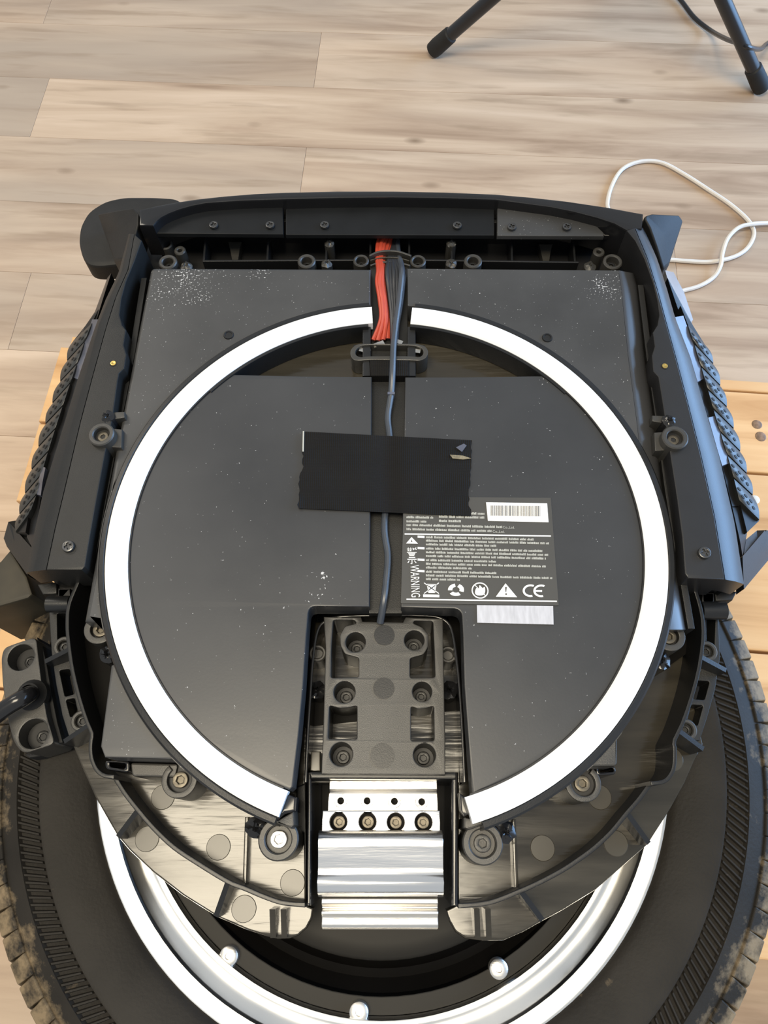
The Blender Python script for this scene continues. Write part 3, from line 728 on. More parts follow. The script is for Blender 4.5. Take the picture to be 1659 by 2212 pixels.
# white light ring: two arcs in a black bezel
lp = [(RI, -0.006), (RI, 0.0006), (RI + 0.0012, 0.0018), (0.1565, 0.0021), (0.1600, 0.0021), (RO - 0.0016, 0.0018), (RO - 0.0002, 0.0008), (RO, -0.006)]
aSL0, aSL1 = on_ring(804, 678), on_ring(611, 1742)
aSR0, aSR1 = ang(1010, 1744, 0), ang(889, 680, 0)
ls = part('light_strip', lathe((0, 0), lp, 96, aSL0, aSL1), M['white'], origin=(0, 0, Z0), label='white left half of the light ring')
rs = part('light_strip', lathe((0, 0), lp, 96, aSR0, aSR1), M['white'], origin=(0, 0, Z0), label='white right half of the light ring')
bz = [(0.1651, -0.012), (0.1651, 0.0006), (0.1657, 0.0012), (0.1682, 0.0008), (0.1693, -0.0004), (0.1696, -0.024)]
part('ring_bezel', lathe((0, 0), bz, 96, aSL0 + 0.01, on_ring(598, 1765)), M['shell_smooth'], ls, origin=(0, 0, Z0))
part('ring_bezel', lathe((0, 0), bz, 96, ang(1040, 1771, 0), aSR1 - 0.01), M['shell_smooth'], rs, origin=(0, 0, Z0))
bi = [(0.1506, -0.004), (0.1506, 0.0003), (0.1514, 0.0003), (0.1514, -0.004)]
part('ring_lip', lathe((0, 0), bi, 90, a1, aSL1 - 0.02), M['dark'], ls, origin=(0, 0, Z0))
part('ring_lip', lathe((0, 0), bi, 90, aSR0 + 0.02, b1), M['dark'], rs, origin=(0, 0, Z0))
# strip ends: connectors and the skirt that carries the ring at its lower ends
for par, pts, h in ((ls, [(622, 1716), (640, 1722), (638, 1752), (615, 1758), (598, 1772), (592, 1768), (610, 1745)], -0.002), (rs, [(992, 1712), (1006, 1722), (1018, 1758), (1003, 1764), (995, 1750)], -0.003)):
    part('end_connector', prism(pts, h, 0.012, bev=0.0012), M['gloss'], par)
part('ring_skirt', prism([(600, 1772), (634, 1752), (636, 1782), (628, 1790), (560, 1764), (470, 1712), (430, 1684), (436, 1676), (500, 1722)], -0.006, 0.042, bev=0.001), M['grey'], ls)
part('ring_skirt', prism([(1038, 1772), (1005, 1766), (1004, 1788), (1014, 1793), (1080, 1768), (1170, 1714), (1212, 1684), (1206, 1676), (1130, 1728)], -0.006, 0.042, bev=0.001), M['grey'], rs)
# small round plugs on the cases
for par, x, y in ((case_l, 494, 724), (case_r, 1182, 730)):
    c = U(x, y, 0); part('round_plug', lathe((c.x, c.y), [(0.0001, 0.0003), (0.0022, 0.0003), (0.0024, 0.0008), (0.0032, 0.0008), (0.0035, 0.0002), (0.0035, -0.002)], 20), M['shell_smooth'], par)

# ---- channel between the packs, with cable
chan = part('cable_channel', prism([(800, 575), (882, 575), (880, 740), (876, 812), (872, 1100), (868, 1312), (868, 1325), (797, 1325), (797, 1312), (799, 1100), (802, 812), (802, 740)], -0.0085, 0.006, bev=0.0004), M['shell'])
part('channel_bridge', prism([(783, 705), (801, 704), (801, 812), (783, 812)], -0.003, 0.014), M['shell_smooth'], chan)
part('channel_bridge', prism([(880, 705), (898, 706), (898, 812), (880, 812)], -0.003, 0.014), M['shell_smooth'], chan)
cl_o = px2(cr([(786, 742), (770, 744), (758, 755), (757, 767), (764, 777), (780, 779), (800, 777), (885, 778), (905, 779), (920, 773), (925, 760), (918, 748), (900, 742), (895, 742)], 3), -0.0015)
cl_i = px2(cr([(800, 745), (780, 747), (769, 756), (769, 766), (780, 771), (800, 769), (885, 769), (905, 771), (914, 764), (912, 753), (900, 748), (882, 746)], 3), -0.0015)
clamp = part('wire_clamp', prism2(cl_o, -0.0015, 0.015, [cl_i], bev=0.0005), M['grey'], label='lobed black wire clamp in the recess')
part('clamp_tape', prism([(797, 776), (884, 777), (884, 812), (800, 812)], -0.0012, 0.010, bev=0.0015), M['tape'], clamp)
part('clamp_floor', prism([(764, 745), (918, 746), (916, 772), (764, 771)], -0.009, 0.006, bev=0), M['gloss'], clamp)
for x, y, a in ((818, 743, 0.4), (858, 737, -0.4), (896, 757, -0.2), (788, 757, -0.3)):
    c = U(x, y, -0.0035); part('terminal', box((c.x, c.y, Z0 - 0.004), (0.0075, 0.0030, 0.0012), a), M['steel'], clamp)

# ---- wires
def wire(name, pts, r, m, seg=8, n=6, **k): return part(name, tube([U(*p) for p in cr(pts, n)], r, seg), m, **k)
red_paths = [
    [(823, 505, -0.016), (816, 528, -0.014), (815, 560, -0.010), (817, 585, -0.002), (815, 610, -0.0005), (821, 650, -0.0005), (823, 690, -0.002), (806, 735, -0.006)],
    [(832, 505, -0.015), (823, 528, -0.013), (820, 560, -0.010), (822, 585, -0.0015), (820, 612, 0.0005), (826, 650, 0.0005), (828, 690, -0.001), (816, 736, -0.005)],
    [(838, 506, -0.018), (829, 530, -0.014), (824, 560, -0.010), (826, 585, -0.002), (826, 615, 0.0), (832, 655, 0.0), (834, 695, -0.001), (828, 734, -0.005)],
    [(846, 508, -0.020), (843, 532, -0.018), (830, 560, -0.012), (827, 588, -0.004), (829, 620, -0.002), (834, 660, -0.002), (838, 700, -0.003), (838, 732, -0.006)],
    [(842, 506, -0.019), (838, 530, -0.016), (828, 560, -0.012), (824, 588, -0.004), (823, 620, -0.002), (829, 660, -0.002), (832, 700, -0.003), (822, 735, -0.006)]]
for p in red_paths: wire('red_wire', p, 0.00155, M['red'])
for i in range(6):
    t = i / 5
    p = [(852 + 6 * t, 506, -0.02), (849 + 6 * t, 530, -0.018), (840 + 18 * t, 560, -0.010), (836 + 36 * t, 588, -0.0015 - 0.001 * (i % 2)), (840 + 30 * t, 625, -0.001), (845 + 20 * t, 665, -0.001), (847 + 12 * t, 700, -0.002), (848 + 8 * t, 736, -0.005)]
    wire('black_wire', p, 0.00155, M['wire'])
cable = wire('signal_cable', [(858, 520, -0.020), (860, 548, -0.014), (866, 570, -0.006), (868, 592, 0.0015), (862, 650, 0.0015), (855, 700, 0.0005), (850, 750, 0.0015), (848, 800, 0.002), (845, 850, -0.002), (838, 900, -0.0045), (841, 935, -0.005), (845, 980, -0.005), (842, 1040, -0.005), (833, 1100, -0.005), (831, 1150, -0.0045), (838, 1200, -0.0045), (835, 1250, -0.0045), (829, 1300, -0.005), (821, 1345, -0.012)], 0.0021, M['cable'], seg=10, label='single grey cable running down the channel')
c = U(845, 853, -0.002); part('cable_tie', box((c.x, c.y, c.z), (0.0046, 0.0016, 0.0046)), M['clear'], cable)

# ---- duct tape patch, bridging the channel
def tape_geo():
    rnd = random.Random(3); nx, ny = 44, 22
    TL, TR, BL, BR = (656, 932), (1019, 951), (650, 1098), (1010, 1115)
    def edge(t, side):
        if side: return 4.0 * (rnd.random() - 0.4) + (7 * (t > 0.9))
        return 5.0 * (rnd.random() - 0.5) - (6 if t > 0.5 else 0)
    el = [edge(j / ny, 0) for j in range(ny + 1)]; er = [edge(j / ny, 1) for j in range(ny + 1)]
    V = []; F = []
    for j in range(ny + 1):
        t = j / ny
        for i in range(nx + 1):
            s = i / nx
            x = (TL[0] * (1 - s) + TR[0] * s) * (1 - t) + (BL[0] * (1 - s) + BR[0] * s) * t
            y = (TL[1] * (1 - s) + TR[1] * s) * (1 - t) + (BL[1] * (1 - s) + BR[1] * s) * t
            x += el[j] * (1 - s) ** 8 + er[j] * s ** 8
            cx = 838 + 4 * t
            d = (x - cx) / 25.0
            h = 0.00085 - 0.0014 * math.exp(-d * d * 1.2) + 0.00012 * math.sin(7 * s + 3 * t) + 0.0001 * math.sin(19 * s - 8 * t)
            if s < 0.02 and t > 0.85: h += 0.001
            p = U(x, y, h); V.append(tuple(p))
    n = (nx + 1)
    for j in range(ny):
        for i in range(nx):
            a = j * n + i; F.append((a, a + n, a + n + 1, a + 1))
    k = len(V); V += [(x, y, z - 0.0003) for x, y, z in V]
    F += [tuple(q + k for q in f[::-1]) for f in F]
    bd = [i for i in range(nx)] + [j * n + nx for j in range(ny)] + [ny * n + nx - i for i in range(nx)] + [(ny - j) * n for j in range(ny)]
    for a, b in zip(bd, bd[1:] + bd[:1]): F.append((a, b, b + k, a + k))
    return V, F
tape = part('duct_tape', tape_geo(), M['tape'], label='patch of black cloth tape over the cable')
part('tape_fray', join(prism([(972, 982), (1000, 984), (1018, 990), (1000, 992), (978, 990)], 0.0016, 0.0006, bev=0.0001)), mat('dusty_adhesive', (0.20, 0.17, 0.11), 0.6, var=0.4, vscale=500), tape)
part('tape_fold', prism([(985, 966), (1002, 958), (1008, 962), (998, 976)], 0.0016, 0.0006, bev=0.0001), M['clear'], tape)
part('tape_edge', prism([(654, 931), (657, 931), (656, 975), (653, 975)], 0.0016, 0.0008, bev=0.0001), M['ink'], tape)

# ---- warning label
HL = 0.0001
lab = part('warning_label', prism([(872, 1073), (1190, 1075), (1207, 1308), (866, 1303)], HL, 0.0006, bev=0.0001), M['label'], label='dark grey warning label with pale print')
def bars(rects, h=HL + 0.00015, t=0.0002):
    return join(*[prism2(px2(q, h), h, t, bev=0) for q in rects])
def quad(x0, y0, x1, y1, tilt=0.022): return [(x0, y0), (x1, y0 + (x1 - x0) * tilt), (x1, y1 + (x1 - x0) * tilt), (x0, y1)]
rl = random.Random(11)
def text_line(x0, x1, y, hgt, parent):
    """one row of fine print, too small to read: a run of letter-sized strokes in words"""
    rects = []; x = x0
    while x < x1 - 2:
        wl = rl.uniform(8, 30); xe = min(x1, x + wl)
        while x < xe - 0.8:
            lw = rl.uniform(1.0, 2.2); up = rl.uniform(0, 0.35) * hgt
            yy = y + (x - x0) * 0.022
            rects.append([(x, yy + up), (x + lw, yy + up), (x + lw, yy + hgt), (x, yy + hgt)]); x += lw + 0.55
        x += 2.4
    part('print_line', bars(rects), M['ink'], parent, smooth=0)
for x0, x1, y in ((878, 936, 1114), (948, 1046, 1113), (1010, 1046, 1106), (878, 923, 1123), (948, 997, 1122), (878, 1084, 1131), (878, 1062, 1140)): text_line(x0, x1, y, 5.2, lab)
for (y, x1) in ((1157.5, 1152), (1165, 1185), (1173, 1076), (1182, 1172), (1190, 1184), (1198, 1180), (1207, 1072), (1215, 1180), (1223, 1020), (1232, 1074), (1240, 1192), (1248, 994)): text_line(920, x1, y, 5.0, lab)
for y in (1157, 1181.5, 1206.5, 1231): part('print_bullet', bars([quad(902, y, 917, y + 4.5, 0.05)]), M['inkw'], lab, smooth=0)
for x0, x1, y in ((874, 1190, 1152), (878, 1203, 1293)): part('print_rule', bars([quad(x0, y, x1, y + 2.8, 0.014)]), M['inkw'], lab, smooth=0)
def text(s, px, py, h, size, rot, m, name, parent, sx=1.0, thick=0.0):
    cu = bpy.data.curves.new('t', 'FONT'); cu.body = s; cu.size = size; cu.align_x = 'LEFT'; cu.align_y = 'BOTTOM'; cu.offset = thick
    ob = bpy.data.objects.new('t', cu); me = bpy.data.meshes.new_from_object(ob)
    c = U(px, py, h); R = Matrix.Rotation(rot, 3, 'Z')
    V = [tuple(c + R @ Vector((v.co.x * sx, v.co.y, 0))) for v in me.vertices]; F = [tuple(p.vertices) for p in me.polygons]
    bpy.data.objects.remove(ob); bpy.data.curves.remove(cu); bpy.data.meshes.remove(me)
    if V:
        return part(name, (V, F), m, parent, smooth=0)
HT = HL + 0.0003
text('WARNING', 881, 1221, HT, 0.0072, -math.pi / 2 + 0.02, M['inkw'], 'print_word', lab, sx=0.56)
text('Co.,Ltd.', 1086, 1143, HT, 0.0022, -0.03, M['ink'], 'print_word', lab)
text('Co.,Ltd.', 1064, 1152, HT, 0.0022, -0.03, M['ink'], 'print_word', lab)
# two characters of the side heading, drawn stroke by stroke
def strokes(ox, oy, segs, w_=1.5):
    r_ = []
    for x0, y0, x1, y1 in segs:
        dx, dy = x1 - x0, y1 - y0; l = math.hypot(dx, dy); nx, ny = -dy / l * w_ / 2, dx / l * w_ / 2
        r_.append([(ox + x0 + nx, oy + y0 + ny), (ox + x1 + nx, oy + y1 + ny), (ox + x1 - nx, oy + y1 - ny), (ox + x0 - nx, oy + y0 - ny)])
    return bars(r_)
part('print_character', strokes(879, 1183, [(0, 3, 11, 3), (3, 0, 3, 6), (8, 0, 8, 6), (1, 7, 10, 7), (12, 1, 21, 4), (13, 5, 20, 0), (0, 10, 21, 10), (3, 12.5, 18, 12.5), (4, 15, 17, 15), (5, 17, 16, 17)], 1.4), M['inkw'], lab, smooth=0)
part('print_character', strokes(879, 1203, [(4, 1, 18, 1), (1, 5, 21, 5), (11, 5, 11, 15), (5, 8, 2, 13), (16, 8, 20, 13), (11, 15, 8, 14)], 1.6), M['inkw'], lab, smooth=0)
# side hazard triangle and the row of symbols
def tri(a, b, c): return [a, b, c]
part('hazard_symbol', join(prism2(px2([(877, 1174), (889, 1160), (903, 1174.5)], HT), HT, 0.0002, [px2([(889, 1164), (891, 1171), (888, 1171)], HT)], bev=0)), M['inkw'], lab, smooth=0)
def ringpx(x, y, ro, ri, n=26):
    c = U(x, y, HT); k = 0.00027
    return prism2(circ((c.x, c.y), ro * k, n), HT, 0.0002, [circ((c.x, c.y), ri * k, n)], bev=0)
part('bin_symbol', join(strokes(0, 0, [(916, 1259, 948, 1282), (948, 1259, 916, 1282), (922, 1262, 943, 1262.5), (923, 1263, 926, 1280), (942, 1263, 939, 1280), (925, 1280, 940, 1280)], 1.7),
                        bars([quad(914, 1284, 949, 1289.5, 0.02), [(925, 1264), (940, 1264), (938, 1279), (927, 1279)]])), M['inkw'], lab, smooth=0)
ar = []
for q in range(3):
    a0 = math.radians(90 + 120 * q)
    pts = [(985 + 17.5 * math.cos(a0 + t), 1274 - 13.5 * math.sin(a0 + t)) for t in (0.15, 0.5, 0.9, 1.3, 1.65)] + [(985 + 8 * math.cos(a0 + t), 1274 - 6.5 * math.sin(a0 + t)) for t in (1.75, 1.2, 0.7, 0.1)]
    ar.append(prism2(px2(pts, HT), HT, 0.0002, bev=0))
part('recycling_symbol', join(*ar), M['inkw'], lab, smooth=0)
fp = px2(cr([(1026, 1281), (1029, 1270), (1034, 1273), (1036, 1264), (1042, 1270), (1047, 1268), (1048, 1278), (1044, 1285), (1032, 1286)], 3, True), HT)
part('no_fire_symbol', join(ringpx(1037, 1275.5, 18, 15.5), prism2(fp, HT, 0.0002, bev=0), strokes(0, 0, [(1026, 1264, 1049, 1287)], 1.6)), M['inkw'], lab, smooth=0)
part('warning_symbol', prism2(px2([(1071, 1289), (1092, 1260), (1117, 1290)], HT), HT, 0.0002, [px2([(1091, 1268), (1095, 1268), (1093.5, 1279), (1092, 1279)], HT), px2([(1091.5, 1281.5), (1095, 1281.5), (1095, 1285), (1091.5, 1285)], HT)], bev=0), M['inkw'], lab, smooth=0)
def cee(cx, cy, ro, ri):
    a = [math.radians(t) for t in range(62, 300, 14)]
    o = [(cx + ro * math.cos(t), cy - ro * 0.80 * math.sin(t)) for t in a]; q = [(cx + ri * math.cos(t), cy - ri * 0.76 * math.sin(t)) for t in a]
    return prism2(px2(o + q[::-1], HT), HT, 0.0002, bev=0)
part('conformity_mark', join(cee(1146, 1276, 17, 12.5), cee(1169, 1276.3, 17, 12.5), strokes(0, 0, [(1154, 1276.3, 1171, 1276.6)], 4)), M['inkw'], lab, smooth=0)
# barcode sticker
bs = part('barcode_sticker', prism([(1050, 1085), (1182, 1087), (1185, 1128), (1054, 1125)], HL + 0.0004, 0.0005, bev=0.0001), M['sticker'], lab, label='white barcode sticker')
bb = []; x = 1060.0
while x < 1167:
    lw = rl.choice((0.8, 0.8, 1.4, 2.2)); f = (x - 1050) * 0.012
    bb.append([(x, 1091.5 + f), (x + lw, 1091.5 + f), (x + lw, 1113.5 + f), (x, 1113.5 + f)]); x += lw + rl.choice((0.8, 1.1, 1.9))
V, F = bars(bb, HL + 0.0006)
o_ = link('barcode_bars', (V, F), M['inkb'], lab, smooth=0)
part('blank_sticker', prism([(1030, 1307), (1195, 1309), (1196, 1349), (1031, 1345)], 0.0003, 0.0006, bev=0.0001), M['silver'], label='torn blank silver sticker')

# ---- central hanger block with its six holes
HB = -0.014
hb_px = [(699, 1332), (780, 1333), (783, 1342), (870, 1344), (876, 1333), (957, 1336), (958, 1400), (960, 1500), (962, 1600), (962, 1674), (694, 1672), (697, 1600), (700, 1500), (703, 1400)]
holes_px = [(768, 1387, 0.0057), (895, 1383, 0.0057), (744, 1495, 0.0060), (912, 1494, 0.0054), (737, 1629, 0.0062), (917, 1631, 0.0060)]
win = [[(720, 1339), (765, 1339), (770, 1346), (745, 1352), (734, 1372), (735, 1395), (745, 1413), (775, 1421), (775, 1462), (715, 1464), (716, 1400)],
       [(895, 1341), (935, 1342), (938, 1400), (940, 1463), (886, 1464), (886, 1422), (915, 1414), (925, 1398), (926, 1370), (912, 1354), (893, 1346)],
       [(712, 1524), (733, 1530), (752, 1529), (771, 1524), (771, 1597), (709, 1596)], [(888, 1526), (905, 1532), (920, 1530), (937, 1525), (938, 1600), (888, 1600)]]
hb = part('hanger_block', prism(hb_px, HB, 0.030, holes=[list(q) for q in win] + [circ(U(x, y, HB).xy, r, 24) for x, y, r in holes_px], bev=0.0008), M['grey'], label='grey black moulded hanger block with six bolt holes')
for x, y, r in holes_px:
    c = U(x, y, HB).xy
    part('hole_sleeve', lathe(c, [(0.0001, HB - 0.019), (r * 0.98, HB - 0.019), (r * 0.98, HB - 0.028), (0.0001, HB - 0.028)], 20), M['dark'], hb)
    part('socket_bolt', socket_geo(c, r * 0.60, HB - 0.0165, 0.5, 0.004), M['blackbolt'], hb)
for x, y, r in ((830, 1372, 0.0060), (829, 1487, 0.0060), (826, 1632, 0.0066)):
    c = U(x, y, HB).xy
    part('blind_hole', lathe(c, [(0.0001, HB + 0.0004), (r, HB + 0.0004), (r, HB - 0.001)], 26), M['shell_smooth'], hb)
part('hanger_base', prism([(672, 1345), (985, 1345), (992, 1690), (664, 1690)], HB - 0.030, 0.010, bev=0), M['frame'], hb)
ch = part('channel_wall', ribbon(cr([(660, 1690), (664, 1600), (670, 1500), (676, 1420), (686, 1362), (705, 1340), (740, 1331), (830, 1328), (920, 1329), (955, 1336), (975, 1358), (986, 1420), (994, 1500), (1000, 1600), (1004, 1690)], 4), -0.020, 0.030, 0.0016), M['gloss'])
for x, y in ((686, 1411), (968, 1414)):
    c = U(x, y, -0.026); part('boss', boss_geo((c.x, c.y), 0.0052, 0.0030, -0.026, -0.030, -0.044), M['grey'], ch)
for i, (x, y) in enumerate(((686, 1490), (970, 1490))):
    c = U(x, y, -0.028); part('melted_plug', plug_geo((c.x, c.y), 0.0052, -0.028, -0.044, 40 + i), M['gloss'], ch)
part('spacer', prism([(672, 1623), (692, 1623), (692, 1666), (670, 1665)], -0.026, 0.02), M['mark'], ch)
for x0, x1, xa, xb in ((664, 673, 663, 671), (975, 990, 976, 989)):
    part('slot_wall', prism([(x0, 1668), (x1, 1668), (xb, 1957), (xa, 1957)], -0.022, 0.060, bev=0.0012), M['gloss'])
part('slot_wall', prism([(640, 1700), (662, 1690), (661, 1956), (655, 1800), (640, 1790)], -0.040, 0.02, bev=0.001), M['shell_smooth'])
part('slot_end', prism([(668, 1667), (986, 1668), (984, 1684), (672, 1682)], -0.020, 0.050, bev=0.001), M['shell_smooth'])

# ---- aluminium hanger: a stepped extrusion with bolts
def alu_profile(cols, x0, x1, m, name, parent, holes=()):
    """cols: list of (py, level) along the profile; the piece runs between the two px columns at each row"""
    prof = [(U(830, y, h).y, Z0 + h) for y, h in cols]
    xa = U(x0, cols[0][0], cols[0][1]).x; xb = U(x1, cols[0][0], cols[0][1]).x
    V = []; F = []; k = len(prof)
    zb = min(z for _, z in prof) - 0.018
    full = prof + [(prof[-1][0], zb), (prof[0][0], zb)]
    n = len(full)
    for x in (xa, xb): V += [(x, y, z) for y, z in full]
    for i in range(n):
        j = (i + 1) % n; F.append((i, j, n + j, n + i))
    F += [tuple(range(n)), tuple(range(2 * n - 1, n - 1, -1))]
    return part(name, (V, F), m, parent, smooth=40, bevel=0.0004)
ab = alu_profile([(1793, -0.029), (1797, -0.0265), (1803, -0.0250), (1811, -0.0236), (1820, -0.0234), (1830, -0.0238), (1852, -0.0254), (1872, -0.0268), (1880, -0.0274), (1890, -0.0272), (1898, -0.0258), (1906, -0.0252), (1915, -0.0256), (1924, -0.0272), (1932, -0.030), (1938, -0.036)], 689, 956, M['alu'], 'aluminium_hanger', root)
ab['label'] = 'polished aluminium pedal hanger at the foot of the block'
alu_profile([(1684, -0.034), (1686, -0.0325), (1705, -0.0322), (1710, -0.034), (1714, -0.0345)], 712, 944, M['alu_raw'], 'top_bar', ab)
def holed_bar(x0, x1, ya, yb, h, holes, r, m, name, depth=0.02):
    return part(name, prism([(x0, ya), (x1, ya), (x1 + 1, yb), (x0 - 2, yb)], h, depth, holes=[circ(U(x, y, h).xy, r, 20) for x, y in holes], bev=0.0006), m, ab)
hx1 = [(736, 1730), (793, 1730), (852, 1731), (911, 1732)]
holed_bar(710, 945, 1713, 1752, -0.036, hx1, 0.0020, M['alu_raw'], 'thread_bar')
for x, y in hx1:
    c = U(x, y, -0.036).xy; part('thread_hole', lathe(c, [(0.0019, -0.036), (0.0021, -0.0358), (0.0034, -0.0357), (0.0038, -0.0361)], 20), M['alu'], ab)
    part('hole_floor', lathe(c, [(0.0001, -0.042), (0.0026, -0.042), (0.0026, -0.046)], 12), M['hubdark'], ab)
hx2 = [(731, 1775), (794, 1775), (855, 1776), (915, 1776)]
holed_bar(697, 950, 1751, 1796, -0.033, hx2, 0.0048, M['alu'], 'bolt_bar')
for x, y in hx2:
    c = U(x, y, -0.033).xy; part('socket_bolt', socket_geo(c, 0.0034, -0.0395, 0.5, 0.004), M['oldbolt'], ab)
    part('hole_floor', lathe(c, [(0.0001, -0.0425), (0.0047, -0.0425), (0.0047, -0.046)], 16), M['hubdark'], ab)
alu_profile([(1940, -0.038), (1942, -0.0365), (1952, -0.0365), (1958, -0.040), (1963, -0.040), (1968, -0.0375), (1975, -0.0375), (1979, -0.041), (1983, -0.0415), (1998, -0.0415), (2005, -0.043), (2008, -0.048)], 695, 946, M['alu_raw'], 'lower_bar', ab)

# ---- side shells
HS = 0.006
L_in = [(306, 519), (292, 560), (272, 608), (262, 645), (258, 680), (264, 702), (272, 712), (267, 745), (273, 766), (268, 796), (257, 806), (254, 822), (246, 880), (238, 930), (227, 978), (208, 1079), (192, 1170), (183, 1224), (176, 1231)]
L_ridge = [(290, 505), (276, 582), (250, 640), (228, 709), (200, 810), (173, 911), (139, 1056), (118, 1142), (99, 1231)]
L_mid = [(281, 505), (262, 590), (236, 645), (214, 700), (184, 815), (156, 911), (116, 1060), (92, 1144), (72, 1234)]
L_outer = [(278, 505), (256, 590), (229, 645), (206, 705), (168, 819), (140, 911), (94, 1060), (76, 1142), (57, 1237)]
sh_l = part('side_shell', join(prism2(clean(px2(L_in, HS) + px2(L_ridge[::-1], HS)), HS, 0.030, bev=0.0010),
                               loft([[U(x, y, HS - 0.0003) for x, y in L_ridge], [U(x, y, 0.0035) for x, y in L_mid], [U(x, y, -0.0030) for x, y in L_outer]], 40, 0.02)), M['shell'], label='left black side shell rail')
R_in = [(1353, 497), (1372, 520), (1392, 560), (1410, 610), (1420, 650), (1424, 680), (1420, 702), (1410, 718), (1414, 748), (1408, 768), (1411, 802), (1422, 814), (1428, 850), (1434, 888), (1441, 935), (1448, 984), (1463, 1079), (1474, 1160), (1480, 1238), (1487, 1249)]
R_ridge = [(1372, 492), (1400, 560), (1422, 630), (1440, 697), (1463, 781), (1486, 868), (1515, 984), (1544, 1114), (1567, 1252)]
R_mid = [(1384, 492), (1414, 560), (1435, 630), (1452, 690), (1480, 775), (1504, 867), (1536, 984), (1567, 1122), (1589, 1256)]
R_outer = [(1390, 492), (1420, 560), (1441, 625), (1458, 685), (1491, 770), (1518, 865), (1553, 984), (1587, 1130), (1607, 1262)]
sh_r = part('side_shell', join(prism2(clean(px2(R_in, HS) + px2(R_ridge[::-1], HS)), HS, 0.030, bev=0.0010),
                               loft([[U(x, y, HS - 0.0003) for x, y in R_ridge], [U(x, y, 0.0035) for x, y in R_mid], [U(x, y, -0.0040) for x, y in R_outer]], 40, 0.02)), M['shell_lit'], label='right black side shell rail, shining blue from the window')
for s_, x, y in ((sh_l, 146, 1179), (sh_r, 1523, 1193)):
    c = U(x, y, HS + 0.0022); part('phillips_screw', phillips_geo((c.x, c.y), 0.0036, HS + 0.0022), M['blacksteel'], s_)
for s_, x, y in ((sh_l, 245, 785), (sh_r, 1436, 791)):
    c = U(x, y, HS).xy
    part('insert_hole', lathe(c, [(0.0001, HS + 0.00015), (0.0024, HS + 0.0002), (0.0026, HS - 0.001)], 16), M['dimple'], s_)
    part('brass_insert', lathe(c, [(0.0001, HS + 0.0004), (0.0010, HS + 0.0005), (0.0013, HS + 0.0006), (0.0018, HS + 0.0005), (0.0019, HS - 0.001)], 14), M['brass'], s_)
for s_, x, y, xp, yp, sg in ((sh_l, 218, 937, 231, 898, 1), (sh_r, 1459, 944, 1447, 906, -1)):
    top = HS + 0.004; c = U(x, y, top).xy
    part('boss', boss_geo(c, 0.0080, 0.0048, top, top - 0.005, HS - 0.020), M['grey'], s_)
    part('socket_bolt', socket_geo(c, 0.0034, top - 0.0034, 0.45, 0.003), M['oldbolt'], s_)
    p = U(xp, yp, HS + 0.001); part('melted_plug', plug_geo((p.x, p.y), 0.0044, HS + 0.001, HS - 0.02, 20 + sg), M['gloss'], s_)
    part('boss_arm', prism([(x + sg * 20, y - 12), (x + sg * 46, y - 10), (x + sg * 44, y + 30), (x + sg * 10, y + 28)], HS - 0.002, 0.016), M['grey'], s_)
    part('boss_arm', prism([(xp + sg * 12, yp - 8), (xp + sg * 38, yp - 9), (xp + sg * 38, yp + 4), (xp + sg * 12, yp + 8)], HS - 0.002, 0.016), M['grey'], s_)

# ---- strips of clear and black plastic between rail and grip pad
def strip(line_a, line_b, ha, hb, m, name, par):
    return part(name, loft([[U(x, y, ha) for x, y in line_a], [U(x, y, hb) for x, y in line_b]], 12, 0.006), m, par)
st_l = strip([(214, 690), (190, 755), (168, 819)], [(199, 690), (176, 755), (158, 815)], -0.006, -0.012, M['clear'], 'side_lens', sh_l)
strip([(168, 819), (140, 911), (98, 1050)], [(154, 815), (128, 905), (92, 1012)], -0.008, -0.018, M['dark'], 'lens_gap', sh_l)
strip([(98, 1010), (92, 1040), (88, 1070)], [(92, 1008), (82, 1040), (79, 1068)], -0.006, -0.010, M['clear'], 'side_lens', sh_l)
strip([(88, 1072), (80, 1130), (70, 1185)], [(76, 1070), (62, 1120), (58, 1160)], -0.010, -0.020, M['dark'], 'lens_gap', sh_l)
strip([(1458, 685), (1491, 770), (1507, 825)], [(1476, 682), (1508, 770), (1520, 818)], -0.006, -0.011, M['clear'], 'side_lens', sh_r)
strip([(1507, 825), (1520, 870), (1530, 902)], [(1524, 822), (1538, 866), (1545, 898)], -0.010, -0.018, M['dark'], 'lens_gap', sh_r)
strip([(1530, 902), (1548, 965), (1560, 1006)], [(1546, 898), (1566, 965), (1577, 1000)], -0.006, -0.011, M['clear'], 'side_lens', sh_r)
strip([(1560, 1008), (1573, 1060), (1582, 1094)], [(1578, 1004), (1592, 1058), (1600, 1092)], -0.010, -0.018, M['dark'], 'lens_gap', sh_r)
strip([(1582, 1096), (1598, 1165), (1604, 1200)], [(1602, 1096), (1614, 1150), (1608, 1185)], -0.010, -0.020, M['dark'], 'lens_gap', sh_r)

